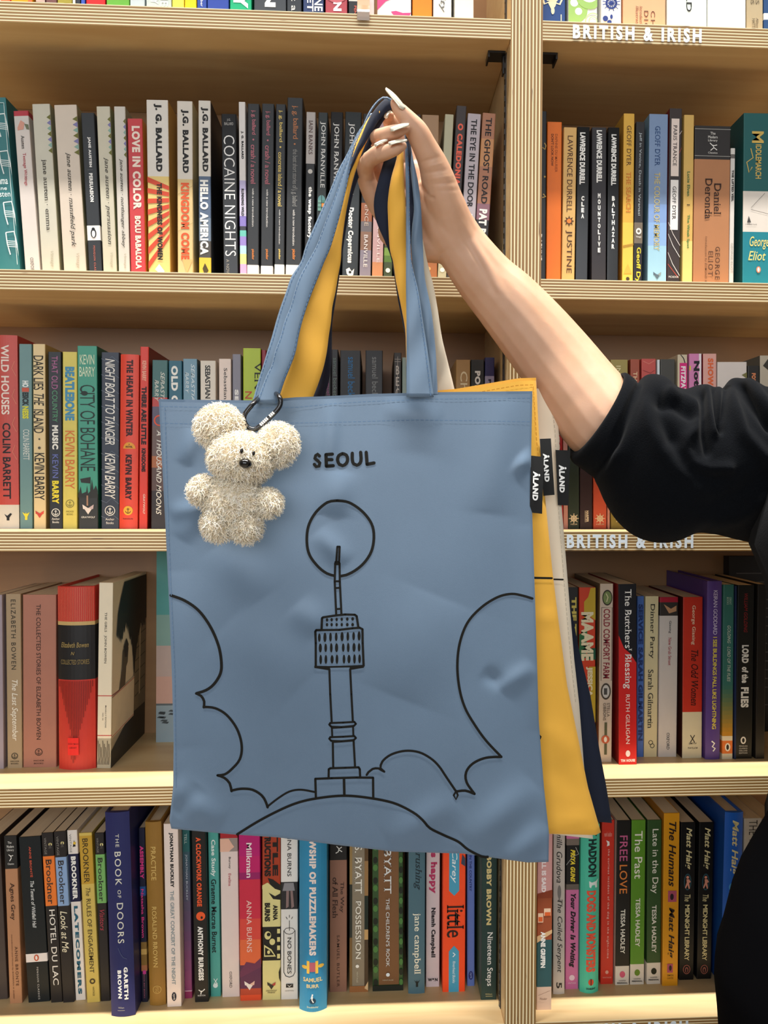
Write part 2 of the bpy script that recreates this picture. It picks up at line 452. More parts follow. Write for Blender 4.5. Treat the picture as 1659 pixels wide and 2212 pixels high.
            for pts in ([(X, Zc+R), (X, Zc-R)], [(X-R*.5, Zc+R*.55), (X+R*.5, Zc+R*.55)], [(X-R*.9, Zc-R*.2), (X-R*.6, Zc-R*.75), (X, Zc-R), (X+R*.6, Zc-R*.75), (X+R*.9, Zc-R*.2)]):
                vs, fs = stroke2d(pts, R*.26, False); put(art, vs, fs, c)
        elif k == 'V':
            _, y, r, c, u, kk = e; an = kk*math.pi/4; X = u*w; Zc = zc(y); R = r*mpp
            vs, fs = stroke2d([(X-R*math.cos(an), Zc-R*math.sin(an)), (X+R*math.cos(an), Zc+R*math.sin(an))], R*.16, False); put(art, vs, fs, c)
        elif k == 'W':
            _, y, r, c1, c2, u = e; X = u*w; Zc = zc(y); R = r*mpp
            put(art, [(X-R, Zc+R*.8), (X-R*.1, Zc+R*.2), (X-R*.1, Zc-R*.2), (X-R*.9, Zc)], [(0, 1, 2, 3)], c1)
            put(art, [(X+R, Zc+R*.8), (X+R*.1, Zc+R*.2), (X+R*.1, Zc-R*.2), (X+R*.9, Zc)], [(0, 1, 2, 3)], c2)
            put(art, [(X-R*.6, Zc-R*.1), (X, Zc+R*.2), (X+R*.6, Zc-R*.1), (X, Zc-R)], [(0, 1, 2, 3)], c1)
    for txt in txts:
        if txt.f: txt.build('lettering', root)
    for a in arts: a[2].build('spine_artwork', root)
    return root, w, h, depth
PY = '#'
# ---- topmost shelf, left bay (only the feet of the spines are in view)
def r0(x0, x1, col, label, els=(), **k): bk(0, x0, x1, -300, x0, None, col, label, els, **k)
r0(-30, 22, 'e8673c', 'orange red book at the left end of the topmost shelf', [T('Classics', -40, 12, 'ffffff', .25, .6)])
r0(24, 70, 'f09a1e', 'bright orange book second from the left on the topmost shelf', [G([(.9,-40),(1,-40),(1,10),(.8,10)], 'e8673c')])
r0(78, 98, '6b4a50', 'first of two purple brown books on the topmost shelf', [Q(0,4,0,1,'c9a9a0')])
r0(99, 123, '6f4b4a', 'second of two purple brown books, beside the olive book, topmost shelf')
r0(124, 156, '9a9038', 'olive green book on the topmost shelf')
r0(157, 163, 'e9e6dc', 'thin white book next to the olive book on the topmost shelf')
r0(165, 174, '2c3140', 'thin dark navy book left of the bright red book, topmost shelf')
r0(175, 184, '3a56b8', 'thin bright blue book touching the bright red book, topmost shelf')
r0(186, 228, 'cf2226', 'bright red book on the topmost shelf')
r0(230, 280, '63a83e', 'grass green book on the topmost shelf')
r0(281, 313, 'b9c6cc', 'plain pale grey blue book right of the grass green book')
r0(316, 371, 'bcc8c6', 'pale grey book with white capitals, topmost shelf', [T('LANGLEY', -70, 8, 'f4f6f4', .3, .33), T('HOME', -60, 12, 'f4f6f4', .3, .72)])
r0(372, 398, 'f2e257', 'lemon yellow book on the topmost shelf')
r0(399, 425, 'f2c818', 'deep yellow book beside the lemon yellow one, topmost shelf')
r0(426, 447, '2f4aa0', 'narrow royal blue book with tiny white lettering, topmost shelf', [T('Faber', -10, 14, 'ffffff', .25, .5)])
r0(448, 495, '2b46a0', 'broad plain royal blue book, topmost shelf')
r0(497, 544, '18a877', 'emerald green book with large white capitals, topmost shelf', [T('LUCKY', -120, 17, 'ffffff', .7, .5, 'b')])
r0(549, 619, '3c4148', 'broad charcoal book with one large white capital showing, topmost shelf', [T('BURN', -130, 14, 'f4f4f0', .34, .5, 'b')])
r0(620, 652, '2e333a', 'charcoal book with small white lower case words, topmost shelf', [T("don't a", -60, 23, 'd9d9d4', .4, .5)])
r0(655, 700, '2c3c66', 'navy book with two lines of white capitals, topmost shelf', [T('MARINE', -60, 23, 'e8e8ec', .4, .75, 'm'), T('JULIAET', -80, 24, 'e8e8ec', .4, .3, 'm')])
r0(703, 751, 'a2444f', 'dusky red book with white capitals, topmost shelf', [T('CARSON', -100, 23, 'ffffff', .38, .55, 'b'), O(-25, 30, 'b8606a')])
r0(753, 778, '26292e', 'black book behind the glossy tag, topmost shelf', [B(-60, 2, 'c9c9c2'), T('PEN', 12, 30, 'd8604c', .2, .6)])
r0(793, 809, 'e3c7c6', 'narrow pale pink book right of the glossy tag, topmost shelf')
r0(815, 889, 'f1e9ea', 'white book with hot pink painted swirls, topmost shelf', [G([(0,-30),(.75,-30),(.55,-8),(.25,2),(0,22)], 'e0447e'), G([(.4,24),(.55,22),(.75,26),(1,25),(.95,32),(.5,33)], 'e0447e')])
r0(891, 934, 'ee8420', 'plain orange book near the upright on the topmost shelf')
r0(936, 976, 'efece4', 'white book with grey italic letters on the topmost shelf', [T('civility', -60, 27, '6a6a66', .4, .5, 'i')])
r0(982, 1024, 'e6e2d8', 'plain off white book, last before the upright on the topmost shelf')
# ---- topmost shelf, right bay
r0(1161, 1222, '2a4a86', 'navy book with cream scroll ornament, topmost shelf right of the upright', [O(-5,22,'efe6c0',.55,9), K([(.15,-10),(.25,8),(.4,4),(.5,18),(.6,4),(.8,8),(.95,-12)],4,'efe6c0'), K([(.3,-20),(.35,0),(.7,0),(.78,-20)],3,'efe6c0'), O(22,8,'efe6c0',.55,4), K([(.85,30),(.85,44)],2,'efe6c0')])
r0(1228, 1291, 'f0f0e6', 'white book with leaf green roundels, topmost shelf', [O(20,30,'9cc26a',.2), O(5,9,'f0f0e6',.2), O(24,8,'f0f0e6',.35), O(-15,34,'9cc26a',.75), O(-18,22,'f0f0e6',.72), ring(44,18,'b9d295',.85,2.5), ring(44,10,'b9d295',.85,2)])
r0(1299, 1343, 'f4f3ee', 'white book with dark blue snowflake pattern, topmost shelf', [ring(6,13,'2b3f86',.5,4), O(6,5,'2b3f86',.5)]+[K([(.5-.45*math.cos(a),6-18*math.sin(a)),(.5+.45*math.cos(a),6+18*math.sin(a))],1.6,'2b3f86') for a in (.2,.75,1.3,1.85,2.4,2.9)]+[O(40,6,'2b3f86',.2), O(48,5,'2b3f86',.4), O(36,5,'2b3f86',.5,3)])
r0(1346, 1439, 'f0b287', 'peach book with widely spaced brown capitals, topmost shelf', [T('CHARLES', 22, 130, '6b4632', .1, .7, 'w'), T('DICKENS', 22, 125, '6b4632', .1, .54, 'w'), T('Introduction', 12, 60, '8a634a', .07, .42, 'i'), T('Illustrations', 12, 70, '8a634a', .07, .33, 'i')])
r0(1441, 1528, 'e4eee4', 'pale mint book with black serif capitals, topmost shelf', [T('COPPERFIELD', -170, 24, '2a2a2a', .14, .55, 's')])
r0(1529, 1612, 'f6f4f0', 'broad plain white book, topmost shelf right bay')
r0(1613, 1649, 'b7a584', 'tan book with two lines of small capitals, topmost shelf', [T('TALES', -45, 8, '6d5f48', .22, .65), T('MYTHS', -45, 8, '6d5f48', .22, .35), T('Alison', 38, 62, '6d5f48', .15, .65, 'i'), T('HATTERY', 40, 72, '6d5f48', .2, .42)])
r0(1650, 1700, '274a7a', 'blue book with a white band at the right edge, topmost shelf', [B(28, 42, 'f0f0ea')])

# ---- second shelf, left bay
PEN = lambda s, c='2a2a2a': None
TRI = lambda y0, c=('6b6a2c', '7d78a6', '86a89a'): [G([(.78, y0+12*k+6), (1.0, y0+12*k), (1.0, y0+12*k+12)], c[k % 3]) for k in range(7)]
CH = 'e9f0ec'
def chair(y, s=1.0, u0=.62):
    return [K([(u0, y), (u0+.02, y+24*s), (u0+.1, y+48*s)], 2.4, CH), K([(u0, y), (u0+.3, y-2*s)], 2.2, CH), K([(u0+.3, y-2*s), (u0+.36, y+26*s), (u0+.4, y+52*s)], 2.4, CH)] + \
           [K([(u0+.02, y+(18+4*k)*s), (u0+.36, y+(20+4*k)*s)], 1.6, CH) for k in range(4)]
bk(1, -47, 13, 213, -14, None, '2f7476', 'large teal book with white line drawn chairs at the left edge, second shelf',
   chair(250)+chair(330)+chair(440)+chair(505)+[K([(.94, 226), (.94, 575)], 1.2, 'cfe0dc'), K([(.4, 226), (.94, 226)], 1.2, 'cfe0dc'), T('emma', 390, 401, CH, .5, .6, 'h'), T('jane', 406, 416, CH, .4, .6, 'h'), T('austen', 418, 428, CH, .6, .6, 'h')], hard=True, depth=.14, bul=.001)
bk(1, 28.7, 61.5, 240, 56, None, 'd9cdc4', 'white paperback with red top band and small painting, second shelf',
   [B(236, 251, 'b5323e'), B(251, 282, 'cfc8c0'), G([(.2, 276), (.45, 260), (.7, 266), (.6, 280), (.2, 282)], 'd59a86'), G([(.68, 268), (.95, 270), (.98, 281), (.8, 280)], '6d7258'), T('Austen', 293, 322, '3a3430', .22, .5, 's'), T('Teenage Writings', 331, 401, 'b5404c', .26, .5, 's'), T('OXFORD', 557, 592, '6a625c', .22, .5, 's')])
bk(1, 69, 108, 225, 92, None, 'cbc5b2', 'pale sage paperback with row of triangles, second shelf, third from left',
   TRI(248)+[T('jane austen · emma', 345, 498, '4a463e', .3, .48, 's'), T('Vintage', 543, 577, 'b5ae98', .22, .6, 'i')], sr='9a9a7c')
bk(1, 116.5, 166, 227, 139, None, 'd6c6b4', 'thick pinkish cream paperback with row of triangles, second shelf',
   TRI(252)+[T('jane austen · mansfield park', 330, 534, '4a463e', .25, .5, 'si'), T('Vintage', 548, 580, 'b5ae98', .18, .65, 'i')], sr='a79e78')
bk(1, 174.5, 204, 244, 193, None, '26282b', 'black paperback with white band and bird emblem, second shelf',
   [B(487, 519, 'ebe6e0'), T('JANE AUSTEN', 296, 361, 'ece8e2', .25, .52, 'b'), T('PERSUASION', 374, 436, 'ece8e2', .28, .52, 'b'), K([(.3, 367), (.7, 367)], 1, '6b6b6b'), O(504, 10, '1d1f22', .5, 6), O(505, 7.5, 'ebe6e0', .5, 3.6), O(495, 3.5, '1d1f22', .5), T('PENGUIN CLASSICS', 531, 600, 'c76a58', .14, .5, 'w')])
bk(1, 208, 238, 230, 224, None, 'cbc3ac', 'narrow sage paperback with triangles, right of the black banded one',
   TRI(252)+[T('jane austen · persuasion', 340, 528, '4a463e', .36, .55, 'si'), T('Vintage', 546, 578, 'b5ae98', .24, .65, 'i')], sr='8f9268')
bk(1, 246, 271, 230, 257, None, 'd0c8bc', 'narrow cream paperback with triangles, left of the red book, second shelf',
   TRI(256)+[T('jane austen · northanger abbey', 343, 535, '4a463e', .36, .5, 'si'), T('Vintage', 548, 580, 'b5ae98', .24, .6, 'i')], sr='a39a80')
bk(1, 275, 308, 256, 283, None, 'c83b3e', 'red paperback with bold cream capitals, second shelf',
   [T('LOVE IN COLOR', 272, 452, 'f1dccb', .55, .55, 'b'), T('BOLU BABALOLA', 466, 581, 'f1dccb', .4, .55, 'b')], sr='d98a2c')
bk(1, 316, 363.5, 215.5, 321.5, None, 'e0d8cc', 'paperback with white top over yellow and red sunrays, second shelf',
   [B(380, 700, 'e6c878')]+[G([(0, y-5-.02*abs(y-428)), (1, 428+(y-428)*.55-4.5), (1, 428+(y-428)*.55+4.5), (0, y+5+.02*abs(y-428))], 'cf4a2e') for y in (387, 411, 434, 458, 484, 512, 542, 574)]+[T('J. G. BALLARD', 224, 370, '1d1a18', .36, .52, 'b'), T('THE KINDNESS OF WOMEN', 395, 561, '241a14', .24, .55, 'b'), G([(.3, 582), (.5, 570), (.75, 586), (.6, 594)], 'f4efe2')], sr='c99a4a')
bk(1, 381, 415, 218, 384, None, 'dcd2c4', 'white and sand paperback with orange capitals, second shelf',
   [B(386, 700, 'd9bd84'), T('J.G. BALLARD', 236, 373, '1d1a18', .5, .5, 'b'), T('KINGDOM COME', 394, 561, 'd9582c', .55, .5, 'b'), K([(0, 420), (1, 400)], .8, 'b59a66'), K([(0, 500), (1, 480)], .8, 'b59a66'), G([(.3, 560), (1, 560), (.6, 590)], 'e0b070')], sr='c9b88a')
bk(1, 428, 455, 217, 430, None, 'dcd4c8', 'white, slate and yellow paperback with white capitals, second shelf',
   [B(380, 470, '55667f'), B(470, 520, '6f7f92'), B(520, 556, '4a4540'), B(556, 700, 'e0bd3a'), T('J.G. BALLARD', 231, 370, '1d1a18', .6, .5, 'b'), T('HELLO AMERICA', 388, 550, 'f0ede6', .68, .45, 'b'), G([(.3, 580), (.5, 568), (.8, 584), (.5, 596)], '4a3e1c')], sr='22252c')
bk(1, 478, 511, 246, 483, None, '1c1b1c', 'glossy black paperback with tall thin white capitals, second shelf',
   [T('J.G.', 256, 262, 'b9b4ae', .25, .5, 'h'), T('BALLARD', 264, 270, 'b9b4ae', .6, .5, 'h'), T('COCAINE NIGHTS', 292, 553, 'efece8', .72, .5, 'l'), T('A NOVEL', 560, 600, '9a948c', .2, .3)], rough=.2)
bk(1, 515.5, 530.5, 220, 518.5, None, 'e0dad4', 'very slim white paperback with pastel picture strips, second shelf',
   [B(389, 410, 'b9b0d4'), B(410, 466, 'd9cfe4'), B(466, 488, '8c7cc4'), B(488, 497, '3c3a44'), B(497, 510, '6cc4b4'), B(510, 530, '9a86cc'), B(530, 548, 'b4dce4'), B(548, 570, 'e6e08c'), B(570, 590, 'e8a4cc'), T('J. G. BALLARD', 283, 343, '1d1a18', .42, .5, 'b'), T('RUNNING WILD', 407, 466, '1d1a18', .42, .5, 'b')])
def picador(x0, x1, yt, xb, c, wy, label, t1, t2, y1, y2, y3, y4, c2):
    ym = y1+(y2-y1)*.33
    bk(1, x0, x1, yt, xb, None, '2b2c2e', label, [B(wy, 700, 'ece8e4'), T(t1, y1, ym if t2 else y2, c, .42, .5, 'c'), O(ym+11, 2, c), T(t2, ym+22, y2, c2, .42, .5, 'c'), T('with a new introduction', y3, y4, 'd9d4ce', .16, .5, 'c'), T('picador', 538, 561, 'd9823c' if c != 'e6c86c' else 'e6c86c', .26, .5, 'mc')])
picador(535, 561, 224, 533.5, 'c4707c', 572, 'first of two black paperbacks with pink lettering and white foot, second shelf', 'j. g. ballard', 'crash / a novel', 238, 396, 406, 489, 'c4707c')
picador(566, 593, 224, 563, 'c06c78', 574, 'second of two black paperbacks with pink lettering and white foot, second shelf', 'j. g. ballard', 'crash / a novel', 240, 397, 408, 490, 'c06c78')
picador(596, 618, 225, 592.5, 'e6c86c', 571, 'narrow black paperback with yellow lettering and white foot, second shelf', 'j. g. ballard', 'concrete island / a novel', 238, 445, 452, 527, 'e6c86c')
picador(621, 655, 211, 617, 'b9764c', 572, 'tallest black paperback with rust and grey lettering, white foot, second shelf', 'j. g. ballard', 'the best short stories of j. g. ballard', 228, 445, 452, 530, '8a8884')
bk(1, 662, 682.5, 242, 657, None, '201f20', 'paperback marbled grey above and black below, second shelf', [B(236, 353, 'b4aca6'), T('IAIN BANKS', 260, 333, '5c4440', .42, .5, 's'), T('the wasp factory', 403, 515, 'f2efe8', .5, .5, 'b'), O(370, 5, 'c9c4bc')])
bk(1, 688, 709, 243, 681, None, '262c2c', 'black green paperback with stained glass window motif, second shelf', [T('JOHN BANVILLE', 262, 405, 'e4e2dc', .6, .5, 's'), O(432, 11, '5c8c8c', .5, 8), Q(432, 455, .12, .5, '6f9c8c'), Q(432, 455, .5, .88, '4c7c6c'), Q(438, 447, .5, .88, 'e08a3c'), K([(.5, 421), (.5, 455)], 1, '262c2c'), K([(.12, 438), (.88, 438)], 1, '262c2c'), K([(.12, 447), (.88, 447)], 1, '262c2c')])
bk(1, 715, 742, 242, 708, None, '211f20', 'glossy black paperback with white serif capitals, partly behind blue strap', [T('JOHN BANVILLE', 265, 415, 'e8e4de', .5, .45, 's'), O(430, 9, '86b44c', .5, 6), T('Birchwood', 470, 560, 'e8e4de', .5, .45, 's')], rough=.2)
bk(1, 746, 782, 242, 738, None, '262a2b', 'black paperback with bold white serif words above an ornament, second shelf', [T('JOHN BANVILLE', 265, 420, 'e8e4de', .4, .4, 's'), T('Doctor Copernicus', 448, 568, 'f2f0ea', .42, .45, 'bs'), G([(.25, 582), (.45, 578), (.6, 586), (.75, 580), (.7, 594), (.45, 597), (.3, 592)], 'f2f0ea'), O(588, 3, '262a2b')], rough=.25)
bk(1, 785, 810, 246, 776, None, '2c2624', 'paperback with rust and grey street photograph, white letters, second shelf', [B(438, 478, '9a5c3c'), B(478, 500, '70686a'), B(500, 540, '8c6a58'), B(540, 700, '8a8290'), T('THE BOOK OF EVIDENCE', 270, 488, 'c9b4a4', .34, .5, 's'), T('BANVILLE', 507, 577, 'e4dcd8', .34, .5)])
bk(1, 811, 835, 246, 803, None, 'c4a0a0', 'dusty pink paperback with pale capitals, second shelf', [B(566, 700, 'c98c64'), T('JOHN BANVILLE', 400, 567, 'ecd8d6', .34, .5)])
bk(1, 837, 856, 247, 828, None, '46523c', 'dark green landscape paperback with white dot, second shelf', [B(535, 552, '7c9c4c'), B(552, 566, '5c7c3c'), O(584, 5, 'f0ece4')])
bk(1, 859, 883, 247, 851, None, '2a2726', 'black book hidden behind the straps, second shelf')
bk(1, 885, 910, 247, 878, None, '3a3230', 'dark brown book seen behind thumb and strap, second shelf', [T('HIDDEN', 310, 380, 'c9b8a8', .4, .5)])
bk(1, 912, 949, 248, 908, None, 'a2805f', 'plain tan book right of the thumb, second shelf', [B(545, 700, 'a8683c'), O(580, 4, 'e0b070')])
bk(1, 953, 981, 247, 936, None, 'b6b193', 'grey green cloth textured book with white dot, second shelf', [O(583, 5, 'f2efe4')])
bk(1, 986, 1009, 229, 963, None, '3c3433', 'tall dark brown paperback with coral capitals, second shelf', [T('O CALEDONIA', 267, 400, 'e8644e', .55, .5, 'b')])
bk(1, 1011, 1040, 246, 991, None, 'b8aeb4', 'lavender grey paperback with black capitals, second shelf', [T('THE EYE IN THE DOOR', 258, 448, '1f1c1f', .45, .5, 'm'), T('PAT BARKER', 462, 560, 'ffffff', .5, .5, 'b')])
bk(1, 1043, 1072, 245, 1020, None, 'a87458', 'copper coloured paperback with black capitals, next to the upright, second shelf', [B(440, 475, '8c6470'), B(475, 700, '2c2a2c'), B(300, 360, 'c08a5c'), T('THE GHOST ROAD', 255, 440, '231c1c', .46, .5, 'm'), T('PAT BARKER', 452, 566, 'f6f2ec', .6, .5, 'b')])
# ---- second shelf, right bay
bk(1, 1161, 1183, 240, 1157, None, '25262b', 'black book with gold flourishes half hidden by the upright, second shelf', [K([(.8, 308), (.95, 314), (.85, 322), (.6, 318)], 2, 'c9a45c'), K([(.7, 418), (.95, 424), (.6, 426)], 2.4, 'c9a45c'), O(381, 2, 'c9a45c', .85), T('DAPHNE', 505, 562, 'e8e4dc', .55, .35, 's')])
bk(1, 1184, 1216, 263, 1180, None, 'e5721f', 'plain bright orange paperback right of the upright, second shelf', [T('DAPHNE DU MAURIER', 289, 371, '9c4a1c', .18, .62), T("DON'T LOOK NOW", 289, 358, '6f3414', .18, .35, 'm')])
bk(1, 1218.5, 1247, 275, 1213, None, 'dcb06a', 'sandy paperback with brown capitals and eight pointed star, second shelf', [T('LAWRENCE DURRELL', 293, 457, '52301c', .42, .5), T('JUSTINE', 497, 590, '52301c', .52, .5), G([(.5+.42*math.cos(k*math.pi/8)*(1 if k % 2 == 0 else .5), 477+12*math.sin(k*math.pi/8)*(1 if k % 2 == 0 else .5)) for k in range(16)], '52301c'), O(477, 5, 'e8863c')])
bk(1, 1248, 1275, 274, 1243, None, '1a1a1b', 'first glossy black paperback right of the sandy one, four stacked letters', [T('LAWRENCE DURRELL', 286, 398, 'f0eee8', .45, .42, 'bc'), T('CLEA', 423, 474, 'f0eee8', .24, .5, 'Sb')], rough=.15)
bk(1, 1279, 1311, 275, 1278, None, '302c2f', 'matt charcoal paperback between two glossy black ones, stacked white letters', [T('LAWRENCE DURRELL', 281, 394, 'f0eee8', .38, .5, 'bc'), T('MOUNTOLIVE', 417, 548, 'f0eee8', .18, .5, 'Sb')])
bk(1, 1313, 1338, 275, 1311, None, '1a1a1b', 'glossy black paperback left of the yellow one, nine stacked letters', [T('LAWRENCE DURRELL', 290, 400, 'f0eee8', .45, .5, 'bc'), T('BALTHAZAR', 423, 540, 'f0eee8', .26, .5, 'Sb')], rough=.15, sr='a85a34')
bk(1, 1347, 1371, 245, 1344, None, 'e0ae44', 'golden yellow paperback with brown and orange capitals, second shelf', [B(480, 700, 'ecc450'), T('GEOFF DYER', 271, 358, '6a4a24', .42, .5, 's'), T('THE SEARCH', 371, 458, 'd0782c', .42, .5, 's'), G([(0, 530), (1, 525), (1, 529), (0, 534)], 'b98c34'), G([(.1, 590), (.5, 570), (.9, 590)], 'd8b048'), O(602, 4, '4a3a24')], sl='b58a34')
bk(1, 1373, 1394, 263, 1366, None, '2b292b', 'black paperback with taupe band and yellow lettering at foot, second shelf', [B(480, 525, '75695a'), T('Jeff in Venice, Death in Varanasi', 286, 465, 'b4bcc0', .35, .5), O(499, 7, 'e8e4dc', .5, 6), O(499, 3, '75695a'), T('Vintage', 509, 514, 'e8e4dc', .6, .5, 'h'), T('Geoff Dyer', 534, 628, 'e8d23c', .62, .5, 'm')])
bk(1, 1404, 1445, 246, 1399, None, '7f96b8', 'sky blue paperback with navy and gold serif capitals, second shelf', [B(440, 480, '86a4d4'), B(480, 530, '90b4e0'), B(530, 700, 'a0cce0'), T('GEOFF DYER', 272, 358, '34507e', .28, .45, 's'), T('THE COLOUR OF MEMORY', 372, 541, 'd0bc74', .3, .45, 's')]+wolf(594, 9, '5a6c78', '8c9c9c', .5), sl='6f94a8')
bk(1, 1447, 1474.5, 234, 1441, None, '3a3130', 'dark paperback with two white title labels and thin streaks, second shelf', [Q(256, 380, .15, .78, 'ead8cc'), Q(388, 496, .15, .78, 'f0eae4'), T('PARIS TRANCE', 270, 358, '3a3030', .3, .46, 's'), T('GEOFF DYER', 402, 474, '3a3030', .3, .46, 's')]+[K([(.0, 480+k), (.4, 505+k), (.98, 530+k)], 1.2, c) for k, c in ((0, 'e8dcd4'), (25, 'f0eae4'), (65, 'f0eae4'))]+[K([(0, 570), (.9, 600)], 1.4, 'c9503c'), K([(.8, 290), (1, 282)], 1, 'e8dcd4'), K([(.8, 330), (1, 318)], 1, 'b0503c'), T('PICADOR', 596, 600, 'e8e4dc', .8, .5, 'h')], sl='7a2c2c')
bk(1, 1479, 1501, 248, 1474, None, 'd8b060', 'narrow mustard paperback with small green lettering, second shelf', [B(520, 700, 'ecd07c'), T('Lucie Elven', 370, 423, '3c6a3c', .3, .5, 'm'), T('The Weak Spot', 463, 536, '3c7a3c', .32, .5, 'm'), K([(.35, 442), (.65, 442)], 2, '3a2c1c')])
bk(1, 1502, 1580, 271, 1497, None, 'b57c53', 'very thick copper paperback with black top panel, second shelf', [B(266, 343, '2e2a29'), K([(0, 278), (1, 278)], 1.2, 'a8a49c'), K([(0, 336), (1, 336)], 1.2, 'a8a49c'), T('The', 284, 290, 'e0dcd4', .14, .5, 'h'), T('Modern', 292, 298, 'e0dcd4', .26, .5, 'h'), T('Library', 300, 306, 'e0dcd4', .26, .5, 'h'), K([(.42, 308), (.5, 314), (.62, 312)], 1.8, 'f0ece4'), K([(.5, 312), (.53, 318), (.44, 324)], 1.8, 'f0ece4'), K([(.53, 318), (.62, 323)], 1.8, 'f0ece4'), T('Classics', 327, 331, 'e0dcd4', .26, .5, 'h'), T('Daniel', 395, 462, '3a2218', .2, .65, 's'), T('Deronda', 385, 472, '3a2218', .2, .4, 's'), T('GEORGE', 532, 603, '5a3a28', .13, .67, 'ws'), T('ELIOT', 542, 596, '5a3a28', .13, .48, 'ws'), T('Introduction by EDMUND WHITE', 510, 630, '6a4632', .07, .34, 'iw')])
bk(1, 1580, 1590, 320, 1575, None, 'd8d2ca', 'very slim off white paperback beside the large teal book, second shelf', [B(333, 342, '6a6460'), T('THE LIFTED VEIL', 367, 435, '2a2624', .5, .5, 'b'), T('GEORGE ELIOT', 525, 590, 'b0a89c', .5, .5)], depth=.11)
bk(1, 1607, 1692, 244, 1604, None, '24605f', 'large teal paperback with map band and gold script, right end of second shelf', [B(412, 500, 'e0d6ca'), B(500, 700, '20808e'), T('IDDLEMARCH', 311, 385, 'd8b45c', .15, .38, 'm'), T('M', 283, 308, 'd8b45c', .3, .36, 'm'), K([(.18, 320), (.24, 340), (.08, 350), (.14, 372), (.22, 360)], 2, 'd8b45c'), T('George', 510, 538, 'e8d47c', .5, .42, 'hi'), T('Eliot', 542, 562, 'e8d47c', .45, .36, 'hi'), K([(.55, 416), (.2, 448)], .8, '6a6460'), K([(.2, 452), (.7, 462)], .8, '6a6460'), G([(.1, 480), (.14, 466), (.2, 480)], '4a4644'), T('S. ROQUES PLACE', 483, 486, '6a6460', .3, .2, 'h'), O(582, 7, 'e8825c', .4, 5), O(582, 5, 'f4efe8', .4, 2.5)], sl='1c5454', depth=.13)

# ---- third shelf, left bay
bk(2, -18, 39.5, 724, -15, None, 'c4493d', 'large red book with white foot and bold capitals at the left edge, third shelf',
   [B(1090, 1200, 'd8cfc2'), T('WILD HOUSES', 745, 895, 'f0ddd0', .3, .55, 'm'), T('COLIN BARRETT', 913, 1077, '241a1a', .3, .58, 'm'), G([(.47, 1110), (.58, 1114), (.7, 1108), (.76, 1110), (.66, 1118), (.66, 1124), (.56, 1124), (.56, 1118)], '1d1a1a')]+[K([(.9, 780+60*k), (.8, 795+60*k), (.95, 812+60*k)], 1, 'e08a70') for k in range(4)], hard=True, depth=.13, bul=.002)
bk(2, 41, 69, 743, 43, None, '6d9090', 'grey teal paperback with multicoloured letters, third shelf',
   [T('HO', 822, 836, 'e8ece8', .5, .5, 'bc'), Q(837, 846, .22, .78, 'c85a44'), T('ESICK', 847, 876, '2a3030', .5, .5, 'bc'), T('NESS', 877, 904, 'd8d43c', .5, .5, 'bc'), T('COLIN BARRETT', 927, 993, 'd8dcd4', .5, .55, 'c'), G([(.2, 1106), (.45, 1110), (.5, 1106), (.55, 1110), (.8, 1106), (.62, 1116), (.62, 1123), (.42, 1123), (.42, 1116)], 'e8d83c')])
bk(2, 71, 98, 743, 73, None, 'e6cc98', 'cream paperback with tall condensed black capitals, third shelf',
   [T('DARK LIES', 768, 842, '2a241e', .82, .45, 'c'), T('THE', 850, 876, '2a241e', .82, .48, 'ci'), T('ISLAND', 884, 935, '2a241e', .82, .45, 'c'), O(967, 3, '5a5040'), O(948, 2, '5a5040'), T('KEVIN BARRY', 978, 1080, '2a241e', .82, .5, 'c')]+wolf(1110, 9, 'c9483c', 'e05040', .5), sr='c9a864')
bk(2, 105, 134, 760, 107, None, '25272b', 'black paperback with purple, green, white and yellow capitals, third shelf',
   [T('THAT OLD', 769, 840, 'b06a94', .48, .5, 's'), T('COUNTRY', 843, 912, '5c9a74', .42, .5, 's'), T('MUSIC', 918, 970, 'f0eee4', .46, .5, 'bs'), T('KEVIN', 980, 1033, '6a74b4', .48, .5, 's'), T('BARRY', 1038, 1088, 'ecd83c', .52, .5, 'bs')]+anchor(1107, 9, 'ece8e0')+[T('Anchor', 1118, 1123, 'ece8e0', .6, .5, 'h'), T('Books', 1125, 1130, 'ece8e0', .5, .5, 'h')])
bk(2, 134.5, 167, 760, 135, None, 'dccb60', 'yellow paperback with blue and orange capitals, third shelf',
   [T('BEATLEBONE', 792, 908, '4a90b4', .66, .5, 'bc'), T('KEVIN BARRY', 930, 1056, 'd8783c', .66, .5, 'c')]+anchor(1088, 9, '8a8040')+[T('ANCHOR', 1103, 1107, '8a8040', .55, .5, 'h'), T('BOOKS', 1109, 1113, '8a8040', .45, .5, 'h')])
bk(2, 168, 211, 747, 170, None, '429a82', 'green paperback with dark city skyline at its foot, third shelf',
   [B(1067, 1200, '2f302f'), G([(0, 1068), (.12, 1050), (.18, 1066), (.4, 1062), (.45, 1048), (.5, 1066), (.62, 1060), (.7, 1035), (.78, 1058), (.9, 1048), (1, 1060), (1, 1075), (0, 1075)], '2f302f'), K([(.62, 1030), (.62, 1066)], 1, '2f302f'), G([(.1, 1034), (.62, 1030), (.62, 1044), (.15, 1042)], '2f302f'), Q(1070, 1092, .42, .5, 'a8826a'),
    T('KEVIN', 766, 787, 'd4e4c4', .74, .5, 'hc'), T('BARRY', 792, 813, 'd4e4c4', .8, .5, 'hc'), T('CITY OF BOHANE', 831, 1017, '26302c', .76, .5, 'cl'), O(849, 5, '26302c', .35, 7)]+wolf(1099, 12, 'e8dcd4', 'c9b4b4', .5)+[T('GRAYWOLF', 1115, 1119, 'f0ece4', .7, .5, 'h')], sr='2a6a58')
